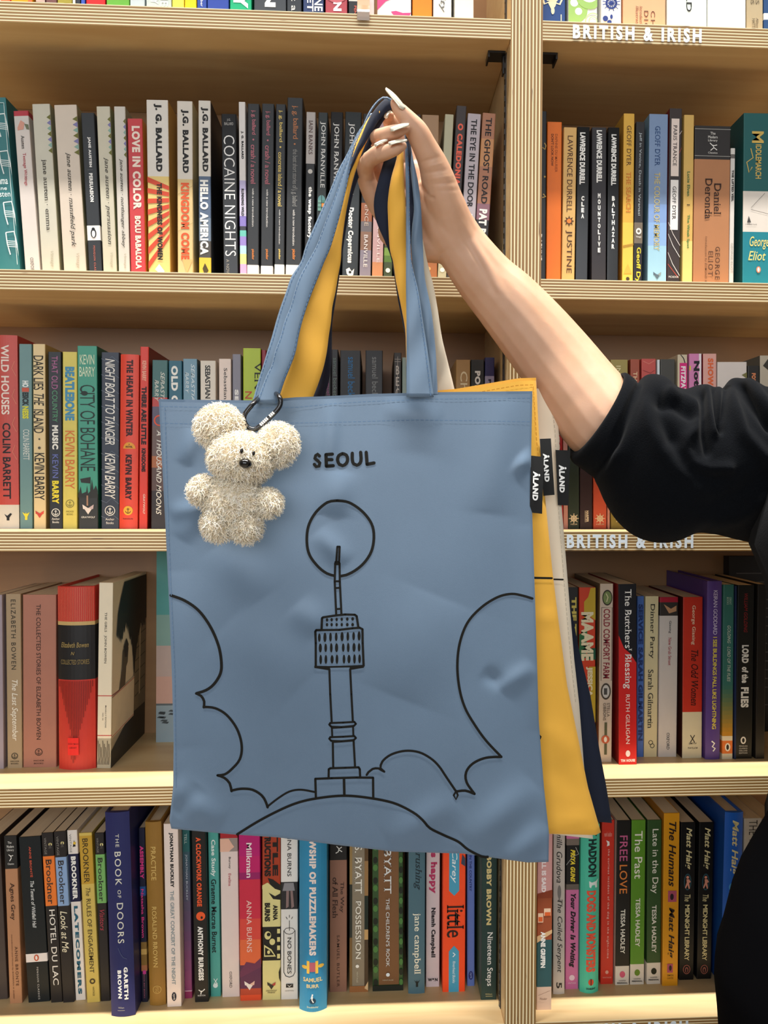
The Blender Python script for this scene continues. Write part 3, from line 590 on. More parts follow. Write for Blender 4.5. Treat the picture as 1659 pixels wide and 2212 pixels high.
bk(2, 219, 258, 761, 219, None, '343a48', 'slate navy paperback with rippling water pattern, white italics, third shelf',
   [K([(.0, 775+34*k), (.3, 780+34*k), (.6, 770+34*k), (1, 782+34*k)], 1.2, '667080') for k in range(11)]+[T('NIGHT BOAT TO TANGIER', 775, 960, 'ece8e0', .55, .5, 'ic'), T('KEVIN BARRY', 978, 1078, 'ece8e0', .58, .5, 'ic')]+anchor(1103, 11, 'ece8e0')+[T('Anchor', 1119, 1124, 'ece8e0', .5, .5, 'h'), T('Books', 1127, 1132, 'ece8e0', .42, .5, 'h')])
bk(2, 261, 301, 766, 258, None, 'e64a34', 'red book with dark capitals and orange half disc, third shelf',
   [T('THE HEART IN WINTER', 778, 943, '3a1418', .38, .52, 'bs'), G([(.2, 969)]+[(.53-.34*math.cos(k*math.pi/8), 969-14*math.sin(k*math.pi/8)) for k in range(9)], 'eaa03c'), T('A', 958, 962, '3a1418', .08, .53, 'h'), T('NOVEL', 963, 967, '3a1418', .38, .53, 'hb'), T('KEVIN BARRY', 982, 1080, '3a1418', .36, .5, 'bs'), O(1103, 10, 'eab43c'), ('A', 1103, 6, '6a3a1c', .5), T('hemlock', 1119, 1122, '3a1418', .55, .5, 'h')], hard=True, depth=.13, bul=.002)
bk(2, 303, 322, 749, 300, None, 'dd3d2d', 'tall slim scarlet paperback right of the red half disc book, third shelf',
   [T('KEVIN BARRY', 779, 823, 'f0a890', .5, .5, 'bc'), T('THERE ARE LITTLE', 835, 960, '2a1616', .6, .5, 'bc'), T('KINGDOMS', 968, 1019, '2a1616', .5, .5, 'bc'), T('GRAYWOLF', 1067, 1110, 'f0e0d4', .25, .6)], sr='8a2a20', depth=.132)
bk(2, 329, 363, 778, 326, None, '3f6a68', 'teal to sunset red paperback cut off by the bag edge, third shelf',
   [B(858, 878, 'b8403c'), B(878, 920, '5a5468'), B(920, 985, '6a5450'), B(985, 1010, 'a8643c'), B(1010, 1060, '5a4440'), B(1060, 1200, '30282a'), T('SEBASTIAN', 803, 890, 'd8d8cc', .26, .68, 'is'), T('BARRY', 820, 868, 'd8d8cc', .26, .3, 'is'), ring(908, 12, 'e0583c', .5, 3), T('A THOUSAND MOONS', 928, 1112, 'f0ece4', .34, .5, 'is')])
bk(2, 365, 394.5, 779, 366, None, '2b6478', 'deep blue paperback with fat white capitals behind the bag, third shelf', [T("OLD GOD'S TIME", 790, 1000, 'f0ece4', .52, .45, 'b')])
bk(2, 396, 427, 775, 397, None, '7397aa', 'pale blue paperback with two lines of white italics, third shelf', [T('SEBASTIAN', 786, 884, 'd8e4e8', .26, .7, 'is'), T('BARRY', 803, 850, 'd8e4e8', .26, .28, 'is')], sr='3c5c68')
bk(2, 434, 468, 779, 434, None, 'e0d5c4', 'ivory paperback with heavy black capitals above the plush ear, third shelf', [T('SEBASTIAN BARRY', 789, 910, '2a2622', .34, .48, 'mc')])
bk(2, 474, 501, 775, 474, None, 'ead6c8', 'pinkish white paperback with thin serif lettering, third shelf', [T('Sebastian Barry', 795, 910, '4a4440', .36, .5, 's')])
bk(2, 503, 522, 765, 503, None, '84818c', 'mauve grey paperback with white capitals, third shelf', [T('SEVEN', 841, 920, 'ece8e4', .45, .5, 'b')])
bk(2, 526, 565, 752, 526, None, 'b0c432', 'lime green paperback beside the blue strap, third shelf', [T('VENGEANCE', 782, 960, '26281c', .36, .82, 's'), T('NIGHT', 845, 920, 'c04a34', .4, .3)], sr='7a1c28')
bk(2, 566, 576, 756, 566, None, '8a1c2c', 'thin crimson book touching the lime green one, third shelf')
for x0, x1, yt, c, t0, lb in ((703, 716, 759, '8a4a74', 815, 'dark spine with purple lettering beside the navy strap, third shelf'), (716.5, 731, 755, '6c7c74', 773, 'narrow dark spine with grey green lettering, third shelf'), (735, 780, 757, '2f74ac', 771, 'broad dark spine with blue lettering, third shelf'), (791, 829, 757, '8a8c8c', 771, 'broad dark spine with grey lettering, third shelf')):
    bk(2, x0, x1, yt, x0-2, None, '2c2b2d', lb, [T('samuel beckett', t0, t0+104 if x1-x0 > 20 else t0+86, c, .34 if x1-x0 > 20 else .6, .55)])
bk(2, 851, 868, 762, 848, None, '38332f', 'dark brown book with stacked pale letters strung on a line, third shelf', [K([(.5, 770), (.5, 900)], 1, 'b4aaa0'), K([(.1, 776), (.9, 776)], 1, 'b4aaa0'), K([(.1, 781), (.9, 781)], 1, 'b4aaa0'), T('BECKETT', 790, 960, 'c9bfb4', .45, .5, 'S')], sl='1c1a19')
bk(2, 869, 880, 772, 868, None, '93a49c', 'pale sage book just left of the right blue strap, third shelf')
bk(2, 986, 1017, 777, 984, None, 'b48d58', 'tan book with large cream letters right of the cream strap, third shelf', [T('Cheri', 802, 880, 'ecdcb4', .5, .55)])
bk(2, 1018, 1047, 777, 1016, None, '2b2b28', 'black book with white bold capitals near the upright, third shelf', [T('PONTI', 801, 868, 'f0ece4', .42, .5, 'b')])
bk(2, 1048, 1069, 772, 1046, None, '2e2c60', 'indigo book with lavender lower half, last before the upright, third shelf', [B(812, 1200, 'a49cb8'), T('P', 819, 828, '2a2440', .3, .5, 'b')])
# ---- third shelf, right bay
bk(2, 1192, 1214, 790, 1196, None, 'b82a2a', 'red spine with white script peeping out beside the white bag, third shelf', [T('Bridget', 880, 985, 'f4e4dc', .5, .6, 'i')])
bk(2, 1215, 1226, 800, 1217, None, 'd8a09c', 'thin pink spine beside the tag of the white bag, third shelf')
bk(2, 1227, 1251, 790, 1228, None, '3c4a46', 'dark green spine with cream wheel emblem under the cuff, third shelf', wheel(1120, 11, 'f0e4cc')+[T('HELM', 1131, 1134, 'f0e4cc', .6, .5, 'h')])
bk(2, 1253, 1280, 790, 1253, None, '453842', 'dark plum spine with upright cream imprint, third shelf', [T('HARPER', 1103, 1128, 'f0e4d4', .22, .6, 'b'), K([(.42, 1103), (.42, 1128)], 1, 'f0e4d4')])
bk(2, 1282, 1311, 790, 1282, None, 'e06650', 'coral spine with cream wheel emblem under the sleeve, third shelf', wheel(1120, 11, 'f6dcc0')+[T('HELM', 1131, 1134, 'f6dcc0', .6, .5, 'h')])
bk(2, 1312.5, 1318, 790, 1312.5, None, 'e0a098', 'thin salmon spine beside the coral one, third shelf')
bk(2, 1319, 1357, 777, 1320, None, 'a0904c', 'gold cloth spine with pale capitals beside the elbow, third shelf', [T('IN THE', 790, 850, 'e0d4a0', .26, .45)]+wheel(1120, 11, 'f0e4bc', .5))
bk(2, 1362, 1382.5, 776, 1363, None, 'a04c34', 'rust brown spine with cream capitals behind the sleeve, third shelf', [T('THE BOOK', 803, 880, 'ecd0a4', .45, .5)])
bk(2, 1386, 1417.5, 775, 1387, None, 'c05048', 'creased red spine behind the sleeve, third shelf', [K([(.1, 780), (.5, 786), (.9, 779)], 1.4, 'd88070'), K([(.1, 800), (.6, 806), (.9, 800)], 1.4, '8a3430')])
bk(2, 1420, 1426, 777, 1420, None, 'd4dce0', 'very thin white spine behind the sleeve, third shelf')
bk(2, 1427, 1459, 776, 1427, None, '44423c', 'dark olive grey cloth spine behind the sleeve, third shelf')
bk(2, 1464, 1485.5, 766, 1464, None, 'd0c2a4', 'beige spine with hot pink label behind the sleeve, third shelf', [Q(784, 1000, .2, .95, 'd8287c'), T('FITZPATRICK', 791, 880, 'f4e8ec', .5, .58, 'b'), K([(.3, 766), (.6, 774), (.75, 784)], 2, '2a2624')])
bk(2, 1489, 1515.5, 764, 1489, None, 'd684b4', 'pink spine with heavy black slab letters, third shelf', [Q(760, 1000, .8, 1, 'efe4e8'), T('Nothing', 778, 890, '1f1a1c', .6, .55, 'bs'), Q(790, 800, .0, .12, 'd8d03c')])
bk(2, 1519, 1548.5, 764, 1519, None, 'e0a89c', 'pale pink spine with orange capitals, third shelf', [T('SHOW TIME', 774, 880, 'e06a3c', .42, .55, 'b')], sl='a01c2c')
bk(2, 1550, 1614, 782, 1550, None, 'ded4cc', 'broad off white spine with small triangles at the edge, third shelf', [G([(.82, 810), (1, 804), (1, 818)], '7a7444'), G([(.82, 822), (1, 817), (1, 828)], 'd06a54')])
bk(2, 1615.5, 1641, 790, 1615.5, None, '282522', 'black spine with orange capitals near the right edge, third shelf', [T('FORD', 806, 832, 'e08a5c', .35, .5, 'b')])
bk(2, 1642, 1702, 768, 1642, None, 'bcb09c', 'beige floral spine at the right edge, third shelf', [G([(.1, 790), (.35, 770), (.3, 800)], '3c3830'), G([(.4, 772), (.6, 768), (.5, 786)], '3c3830')], sl='6a6a60')

# ---- fourth shelf, left bay
bk(3, -18, 6, 1285, -15, 1661, '9f9199', 'mauve grey paperback cut by the left edge, fourth shelf')
bk(3, 12.5, 45.5, 1283, 16, 1659, 'a89070', 'tan paperback with dark capitals above white script, fourth shelf', [T('ELIZABETH BOWEN', 1295, 1446, '3c3428', .32, .5, 'w'), T('The Last September', 1468, 1600, 'ece4d4', .5, .5, 'i')]+anchor(1633, 7, '3c3428')+[T('ANCHOR', 1643, 1646, '3c3428', .6, .5, 'h'), T('BOOKS', 1648, 1651, '3c3428', .5, .5, 'h')])
bk(3, 49, 122, 1285, 50, 1658, 'ad7460', 'thick dusky terracotta paperback with dark capitals, fourth shelf', [T('THE COLLECTED STORIES OF ELIZABETH BOWEN', 1306, 1598, '3c241c', .13, .47)]+anchor(1625, 8, '3c241c', .47)+[T('ANCHOR', 1642, 1645, '3c241c', .32, .47, 'h'), T('BOOKS', 1648, 1651, '3c241c', .28, .47, 'h')])
bk(3, 126, 206.5, 1266, 128, 1656, 'c8382c', 'round backed red clothbound book with black title panel, fourth shelf',
   [B(1341, 1349, 'c9a86c'), B(1349, 1466, '222020')]+[K([(.03+.047*k, 1268), (.03+.047*k, 1340)], .7, 'e08a6c') for k in range(21)]+[K([(.05+.045*k, 1468), (.05+.045*k, 1592-260*max(0, abs(k-10)/10-.15)*.5)], 1.0, '5c1c18') for k in range(21)]+[Q(1590, 1627, .3, .6, 'e82a24'), T('EVERYMAN', 1601, 1605, '7a1210', .28, .45, 'h'), T('LIBRARY', 1609, 1613, '7a1210', .2, .45, 'h'), K([(.4, 1628), (.4, 1636)], 1, '3c1412'), K([(.45, 1628), (.45, 1644)], 1, '3c1412'), K([(.5, 1628), (.5, 1636)], 1, '3c1412'),
    T('Elizabeth Bowen', 1385, 1396, 'a48c54', .74, .5, 'hi'), T('N', 1405, 1412, 'a48c54', .1, .46, 'hi'), T('COLLECTED STORIES', 1422, 1432, 'a48c54', .76, .5, 'hl')], hard=True, depth=.132, bul=.006)
g = bk(3, 214, 245, 1259, 209, 1653, 'eadcc0', 'cream paperback with its front cover drawing in view, end of the fourth shelf row',
   [B(1502, 1504, 'c04a44'), B(1588, 1590, 'c04a44'), B(1595, 1700, 'b4a88e'), T('THE GIRLS · JOHN BOWEN', 1323, 1433, '3c342c', .2, .5, 's'), T('McNALLY EDITIONS', 1524, 1572, '5c5040', .1, .6), T('NO. 24', 1540, 1556, '5c5040', .08, .4)]+[K([(.08+.11*k, 1600+7*(k % 3)), (.14+.11*k, 1640-6*(k % 2)), (.08+.11*k, 1652)], 1.6, '6a6050') for k in range(8)], depth=.134)
root, gw, gh, gd = g
mb = MB()
def cover_art(mb, pts, c):             # printed on the right hand cover: (depth fraction, height fraction)
    cover_art.l += .00005
    mb.add([(gw+.0003+cover_art.l, a*gd, b*gh) for a, b in pts], [tuple(range(len(pts)))], paint(c, .5, .3, .1, 'cover_ink'))
cover_art.l = 0
cover_art(mb, [(.0, .0), (1, .0), (1, .22), (.62, .22), (.0, .09)], '3a362e')
cover_art(mb, [(.62, .2), (1, .2), (1, .75), (.7, .62), (.62, .45)], '8a7c66')
for k in range(6): cover_art(mb, [(.66, .28+.07*k), (.98, .3+.07*k), (.98, .305+.07*k), (.66, .287+.07*k)], '4a4238')
cover_art(mb, [(.78, .28), (.82, .28), (.82, .8), (.78, .8)], 'c9b494')
low = [(.1, .72), (.22, .68), (.34, .73), (.45, .70), (.55, .60), (.63, .44), (.69, .58), (.8, .68), (1.0, .71)]
tree = [(.98, .985), (.3, .985), (.2, .9), (.13, .82)]
for k in range(60):
    a = .1+.9*k/59; j = max(i for i in range(8) if low[i][0] <= a+1e-9); f = (a-low[j][0])/(low[j+1][0]-low[j][0])
    tree.append((a, low[j][1]+(low[j+1][1]-low[j][1])*f+random.uniform(-.035, .03)))
cover_art(mb, tree, '26241f')
cover_art(mb, [(.12, .2), (.32, .22), (.36, .42), (.38, .5), (.42, .52), (.44, .6), (.36, .63), (.28, .6), (.26, .5), (.2, .4)], '5c5240')
cover_art(mb, [(.3, .62), (.38, .66), (.44, .62), (.4, .55), (.33, .56)], '2c2822')
cover_art(mb, [(.0, .16), (.62, .18), (.62, .41), (.0, .385)], 'e6d8bc')
cover_art(mb, [(.0, .165), (.62, .185), (.62, .189), (.0, .169)], 'c04a44')
cover_art(mb, [(.0, .38), (.62, .4), (.62, .404), (.0, .384)], 'c04a44')
for s, z0 in (('THE GIRLS', .32), ('JOHN BOWEN', .235)):
    vs, fs = tgeo(s, 's'); mb.add([(gw+.0009, (.14+.3*a)*gd, (z0+.018*b)*gh) for a, b in vs], fs, paint('3c342c', .5, .3, .02, 'cover_ink'))
mb.build('cover_drawing', root)
# face-out book leaning on the back panel behind the bag
def faceout(x0, x1, y0, yb, Y, bands, label, z, els=None, lean=-0.06):
    a = at(x0, yb, Y); b = at(x1, yb, Y); zz = Z[z]; h = at(x0, y0, Y+.02).z-zz
    o = empty('book', (a.x, Y, zz), (lean, 0, 0)); tag(o, label, 'book', GROUP[z])
    w = b.x-a.x; th = .018; mb = MB()
    for f0, f1, c in bands: mb.box((0, 0, h*f0), (w, .0022, h*f1), paint(c))
    mb.box((0, .0022, 0), (.0022, th-.0022, h), paint(bands[-1][2])); mb.box((w-.0022, .0022, 0), (w, th-.0022, h), paint(bands[-1][2]))
    mb.box((0, th-.0022, 0), (w, th, h), paint(bands[-1][2])); mb.build('cover', o)
    mb = MB(); mb.box((.0024, .0024, .002), (w-.0024, th-.0024, h-.003), M_page); mb.build('page_block', o)
    return o, w, h
o, w, h = faceout(337, 560, 1185, 1603, .155, [(0, .19, '8fa0a8'), (.19, .2, '5c6468'), (.2, .34, 'c9a090'), (.34, .5, 'b8a49c'), (.5, .66, '7fa49c'), (.66, 1, '4f9a98')], 'face out book with teal sky and grey water cover beside the bag, fourth shelf', 3, lean=-.03)
mb = MB()
for k in range(16):
    x = random.uniform(.0, .3)*w; z_ = h*random.uniform(.09, .17); mb.add([(x, -.0004, z_), (x+.008, -.0004, z_-.001), (x+.01, -.0004, z_+.0015), (x+.003, -.0004, z_+.002)], [(0, 1, 2, 3)], paint('3c4448'))
mb.build('cover_picture', o)
# ---- fourth shelf, right bay
bk(3, 1226, 1250, 1269, 1226, 1640, '211c18', 'black spine with yellow capitals behind the navy bag, fourth shelf', [T('THE TRY', 1290, 1400, 'd8c45c', .45, .6, 'bc')])
bk(3, 1251, 1287, 1269, 1251, 1640, 'd8421f', 'orange red spine patched with yellow and green, big cream capitals, fourth shelf', [G([(.3, 1300), (.55, 1290), (.7, 1270), (1, 1270), (1, 1340), (.6, 1330), (.3, 1345)], 'c9a82c'), G([(0, 1370), (.5, 1360), (.4, 1420), (0, 1430)], '2c6a3c'), G([(.5, 1400), (1, 1400), (1, 1425), (.5, 1425)], '1c5a3c'), G([(.6, 1440), (1, 1440), (1, 1560), (.8, 1560)], 'c9a82c'), T('MAAME', 1322, 1427, 'efe0b8', .75, .5, 'bc'), T('JESSICA', 1440, 1505, 'efe0b8', .4, .62, 'bc')])
bk(3, 1295, 1324, 1261, 1293, 1646, 'd4bfa8', 'cream comic lettered paperback with oval vignettes, fourth shelf', [O(1291, 17, '3a3426', .55, 11), O(1291, 14, '7c8c54', .55, 9), K([(.45, 1282), (.6, 1290), (.5, 1300)], 2, 'd8d0a0'), K([(.12, 1312), (.12, 1470), (.92, 1470), (.92, 1312), (.12, 1312)], 1, '4a3030'), T('COLD COMFORT FARM', 1315, 1465, '8c2a34', .5, .52, 'm'), O(1493, 18, '4a4034', .5, 11), O(1493, 14, 'c9c4bc', .5, 8), Q(1486, 1500, .35, .6, '4a4844'), T('STELLA', 1518, 1548, '4a3a30', .22, .7), T('GIBBONS', 1518, 1556, '4a3a30', .22, .42), Q(1560, 1630, .42, .62, '5c5c40'), O(1597, 9, 'c9603c', .5), O(1597, 6, 'efe4d4', .5, 3.4)], sl='6a5c4a')
bk(3, 1336, 1375.6, 1262, 1337, 1652, '17151a', 'black over red paperback with tall white serif title, fourth shelf', [B(1432, 1700, 'd0221f'), G([(0, 1372), (.3, 1400), (.65, 1412), (1, 1433), (0, 1434)], 'd0221f'), T("The Butchers' Blessing", 1273, 1488, 'f2ece4', .5, .48, 's'), T('RUTH GILLIGAN', 1500, 1607, 'f2dcd4', .22, .5), O(1628, 7, 'f0dcd4', .5, 5), T('TIN HOUSE', 1640, 1646, 'f0dcd4', .8, .5, 'hb')], sl='8a1a1c', depth=.134)
bk(3, 1377, 1392, 1288, 1376, 1635, '4668ac', 'royal blue spine half hidden behind the black and red one, fourth shelf', [T('SERVICE SARAH GILMARTIN', 1305, 1600, '1f3468', .7, .5, 'bc')])
bk(3, 1393, 1424, 1288, 1389, 1635, 'cfc298', 'pale khaki paperback with black serif title, fourth shelf', [T('Dinner Party', 1305, 1423, '2c2820', .44, .5, 's'), T('Sarah Gilmartin', 1446, 1573, '2c2820', .4, .45, 's'), ring(1604, 5, '2c2820', .5, 1.4), ring(1611, 5, '2c2820', .62, 1.4)])
bk(3, 1424.8, 1465, 1290, 1422, 1635, 'c9c0b8', 'white paperback with crimson top and dark painting, fourth shelf', [B(1286, 1301, 'a01c30'), B(1301, 1330, '35302c'), G([(.2, 1305), (.6, 1315), (.9, 1308), (.9, 1320), (.5, 1325)], 'b88a64'), T('Gissing', 1341, 1368, '2c2824', .16, .56, 's'), T('New Grub Street', 1377, 1437, 'a03038', .17, .56, 's'), T('OXFORD', 1583, 1619, '3c3834', .16, .52, 's')])
bk(3, 1476, 1519, 1290, 1474, 1638, 'bf3220', 'red paperback with cream foot and italic title, fourth shelf', [B(1538, 1700, 'd4c8a8'), T('George Gissing', 1308, 1393, 'ecd4b4', .22, .52, 's'), T('The Odd Women', 1404, 1524, '341410', .36, .6, 'is'), K([(.4, 1588), (.62, 1604)], 1.8, '2c2420'), K([(.62, 1588), (.4, 1604)], 1.8, '2c2420'), T('SMITH', 1604, 1608, '2c2420', .4, .52, 'hi'), T('TAYLOR', 1614, 1618, '2c2420', .5, .52, 'hi')], sl='3c1a14')
bk(3, 1528, 1560, 1255, 1523, 1640, '583e86', 'tall purple hardback with yellow capitals, fourth shelf', [T('KEIRAN GODDARD', 1275, 1370, 'd4c8e0', .28, .55, 'c'), T('I SEE BUILDINGS FALL LIKE LIGHTNING', 1375, 1574, 'e4d04c', .28, .55, 'mc'), K([(.4, 1600), (.6, 1605), (.45, 1612), (.65, 1616), (.5, 1622)], 3, 'f0ece4')], hard=True, depth=.134, bul=.0015)
bk(3, 1563, 1586.5, 1263, 1560, 1640, '3a7268', 'slim paperback fading from teal to amber, fourth shelf', grad(1480, 1590, '3a7268', 'c98a24', 12)+[B(1590, 1600, 'e0d4b8'), B(1600, 1628, 'e0742c'), B(1628, 1700, 'dcd0b4'), O(1614, 9, 'f0e4d0', .5, 6), O(1614, 6, '2c2420', .5, 3), T('GOLDING · LORD OF THE FLIES', 1351, 1472, 'c9d4c4', .3, .55, 'i'), T('GREAT', 1290, 1306, 'a8c4b4', .2, .65), T('BOOKS', 1290, 1306, 'a8c4b4', .2, .4)])
bk(3, 1588, 1592.5, 1266, 1586, 1640, '1c2c54', 'very thin dark blue spine beside the black hand lettered book, fourth shelf')
bk(3, 1594, 1631, 1264, 1588, 1639, '1e1d1a', 'black paperback with hand drawn white title, fourth shelf', [T('WILLIAM GOLDING', 1282, 1366, '94282c', .22, .5, 'i'), T('LORD', 1393, 1432, 'efece4', .42, .5, 'b'), T('of the', 1440, 1475, 'efece4', .4, .5, 'b'), T('FLIES', 1484, 1528, 'efece4', .48, .5, 'b'), O(1599, 8, 'e8e4dc', .45, 6), O(1599, 5, '1e1d1a', .45, 3), T('PENGUIN', 1610, 1613, 'd0ccc4', .5, .45, 'h'), T('CLASSICS', 1615, 1618, 'd0ccc4', .5, .45, 'h'), T('DELUXE', 1620, 1623, 'd0ccc4', .5, .45, 'h'), T('EDITION', 1625, 1628, 'd0ccc4', .5, .45, 'h')])
bk(3, 1636, 1656, 1262, 1632, 1639, '26221f', 'dark brown spine right of the hand lettered black book, fourth shelf')

# ---- bottom shelf, left bay
bk(4, -40, 0, 1806, -22, 2160, '4a3f3a', 'dark patterned book cut off by the left edge, bottom shelf', depth=.12)
bk(4, 8, 36, 1806, 21, 2168, 'b8845f', 'slim copper paperback with black top panel, bottom shelf', [B(1800, 1877, '242322'), T('The', 1818, 1823, 'e0dcd4', .3, .45, 'h'), T('Modern', 1826, 1832, 'e0dcd4', .55, .5, 'h'), T('Library', 1834, 1840, 'e0dcd4', .55, .5, 'h'), K([(.35, 1846), (.5, 1850), (.7, 1848)], 1.6, 'f0ece4'), K([(.5, 1848), (.55, 1854), (.4, 1860)], 1.6, 'f0ece4'), T('Classics', 1864, 1868, 'e0dcd4', .5, .5, 'h'), T('Agnes Grey', 1907, 1988, '3c241a', .42, .5, 's'), T('ANNE BRONTE', 2045, 2130, '5a3826', .22, .68, 'w'), T('Introduction and Notes by BARBARA A SUEEE', 2018, 2158, '6a4632', .12, .35, 'i')])
bk(4, 40, 88, 1809, 61, 2166, '12191c', 'broad black paperback with white stripe and orange oval, bottom shelf', [B(2061, 2079, 'ece0d8'), T('ANNE BRONTË', 1830, 1896, 'c9543c', .12, .5, 'm'), T('The Tenant of Wildfell Hall', 1904, 2005, 'e4e4e0', .17, .5, 'i'), O(2070, 7, 'c9542c', .5, 5), O(2070, 4.5, 'ece0d8', .5, 2.4), T('PENGUIN CLASSICS', 2090, 2160, 'c9c4bc', .08, .52, 'w')])
def vint(x0, x1, yt, xb, yb, c, bc, label, t, b0, b1, extra):
    bk(4, x0, x1, yt, xb, yb, '262120', label, [B(b0, b1, bc), T('VINTAGE', yt+10, b0-4, '8a847c', .2, .3), O(yt+25, 3.5, 'e4d48c', .72), G([(.55, yt+34), (.72, yt+20), (.85, yt+33)], '4a4440'), T('Brookner', b0+6, b1-4, '3a3430', .5, .5, 's')]+extra)
vint(89, 115, 1800, 110, 2166, '221a18', 'ee7c30', 'black brown paperback with orange name band, bottom shelf', '', 1850, 1957, [T('HOTEL DU LAC', 1965, 2128, 'ece4d8', .48, .55)])
vint(115.8, 141, 1797, 136, 2166, '1d1c1c', '8aa6cc', 'black paperback with pale blue name band and cream script, bottom shelf', '', 1852, 1957, [T('Look at Me', 1968, 2057, 'e8dcbc', .6, .5, 'i')])
bk(4, 142, 167, 1794, 161, 2161, 'e6dcd2', 'white paperback with navy name band and spaced teal capitals, bottom shelf', [B(1845, 1948, '16183a'), T('VINTAGE', 1802, 1842, '8a847c', .2, .3), G([(.5, 1830), (.66, 1815), (.8, 1829)], '2a2624'), O(1822, 3, 'e0b83c', .7), T('BROOKNER', 1850, 1943, 'f0ece4', .48, .5, 'b'), T('LATECOMERS', 1957, 2148, '205c70', .38, .5, 'bw')])
bk(4, 170, 199, 1800, 188, 2166, 'd4b85c', 'yellow paperback with mustard upper half, bottom shelf', [B(1806, 1910, 'c49a34'), T('BROOKNER', 1812, 1907, '3a2c18', .42, .45, ''), T('The', 1918, 1936, '5a4a2c', .35, .5, 'i'), T('RULES OF ENGAGEMENT', 1942, 2102, '4a3a20', .34, .5, ''), ring(2120, 6, '4a3a20', .5, 3), T('VINTAGE', 2132, 2152, '6a5a34', .14, .55)])
vint(203, 225, 1800, 217, 2163, '1d1c1c', '7cb464', 'black paperback with leaf green name band and red script, bottom shelf', '', 1846, 1951, [T('Visitors', 1965, 2010, 'b0404c', .5, .5, 'i')])
bk(4, 227, 280, 1754, 241, 2194, '24285c', 'tall thick navy hardback with spaced white capitals, bottom shelf', [T('THE', 1800, 1828, 'd8d4c4', .14, .5, 'w'), T('BOOK', 1838, 1910, 'e0dccc', .26, .5, 'w'), T('OF', 1920, 1937, 'd8d4c4', .14, .52, 'w'), T('DOORS', 1948, 2035, 'e0dccc', .26, .53, 'w'), K([(.4, 2045), (.5, 2058), (.6, 2066), (.75, 2070)], 1.5, '4a5074'), T('GARETH', 2087, 2157, 'f0ece4', .16, .68, 'bw'), T('BROWN', 2093, 2154, 'f0ece4', .16, .42, 'bw'), T('William', 2172, 2176, 'a8a49c', .25, .45, 'h'), K([(.3, 2180), (.6, 2180)], 1, 'a8a49c')], hard=True, depth=.135, bul=.003)
bk(4, 294, 313, 1789, 301, 2165, '1b1d34', 'slim dark paperback with magenta lettering and golden picture, bottom shelf', [B(1915, 1935, '24508c'), B(2035, 2085, '8a6a34'), B(2050, 2062, 'c9a45c'), B(2085, 2098, 'b0704c'), T('ASSEMBLY', 1827, 1898, 'e03c84', .6, .45, 'b'), T('Natasha Brown', 1920, 2025, 'e03c84', .42, .45, 'm'), Q(2096, 2104, .3, .8, 'd03c94'), T('BACK BAY BOOKS', 2105, 2156, 'a8607c', .2, .5)])
bk(4, 313.5, 349, 1775, 324, 2171, '946c2c', 'ochre hardback with gold serif capitals and pale side edge, bottom shelf', [T('PRACTICE', 1827, 1900, 'd8b468', .3, .48, 's'), T('ROSALIND BROWN', 1956, 2088, 'd8b468', .28, .45, 's'), ring(2136, 9, 'c09c54', .5, 1.4), T('FSG', 2130, 2142, 'c09c54', .2, .5)], hard=True, bul=.002, sl='b49a6c')
bk(4, 353, 385, 1780, 361, 2175, 'ead8cc', 'cream white paperback with black and grey capitals, bottom shelf', [T('JONATHAN BUCKLEY', 1799, 1917, '201c1c', .3, .5, 'b'), T('THE GREAT CONCERT OF THE NIGHT', 1924, 2127, '8a9494', .26, .5, 'm'), O(2153, 9.5, '1c2030', .5, 5), T('nyrb', 2147, 2160, 'ece4dc', .16, .5)])
bk(4, 389, 410, 1785, 395, 2157, '245c5c', 'slim paperback fading from dark teal to purple, bottom shelf', grad(1840, 2140, '34545c', '8c3c6c', 14)+[B(2140, 2142, 'c9a4b4'), B(2142, 2300, '94305c'), T('TELL', 1801, 1823, 'b4c4bc', .32, .45, 's'), T('JONATHAN BUCKLEY', 1845, 1945, 'b8bcc4', .32, .5, 's')])
bk(4, 413.5, 444, 1785, 421, 2165, '1c1a18', 'black paperback with orange capitals and orange disc, bottom shelf', [T('A CLOCKWORK ORANGE', 1809, 1958, 'e8582c', .36, .48, 'b'), O(1979, 9.5, 'ec5c2c', .55), O(1982, 3, '1c1a18', .62, 2.4), T('ANTHONY BURGESS', 2001, 2118, 'f0ece4', .38, .5, 'b'), K([(.3, 2138), (.5, 2143), (.75, 2137)], 2, 'ece8e0'), K([(.5, 2140), (.45, 2148)], 2, 'ece8e0'), T('NORTON', 2149, 2152, 'ece8e0', .55, .5, 'h')])
bk(4, 446, 472, 1790, 452, 2153, '4c9e94', 'light teal paperback with white and black lettering, bottom shelf', [T('Case Study', 1814, 1893, 'e4ece4', .5, .45, 'm'), T('Graeme Macrae Burnet', 1899, 2058, '142424', .5, .48, 'm'), K([(.35, 2114), (.7, 2126)], 1.4, 'dce8e4'), K([(.7, 2114), (.35, 2126)], 1.4, 'dce8e4'), O(2129, 5, 'dce8e4', .5, 5)])
bk(4, 475, 514, 1795, 480, 2154, 'e2d0c8', 'pinkish white paperback with red top and cropped face painting, bottom shelf', [B(1780, 1811, 'a8242c'), B(1811, 1840, '9a8c84'), G([(0, 1812), (.5, 1812), (.68, 1824), (.8, 1830), (.6, 1836), (.5, 1840), (0, 1840)], 'e4b49c'), T('Burney', 1851, 1877, '3a302c', .15, .52, 's'), T('Evelina', 1887, 1914, 'b0444c', .15, .52, 's'), T('OXFORD', 2099, 2134, '6a5c54', .15, .5, 's')])
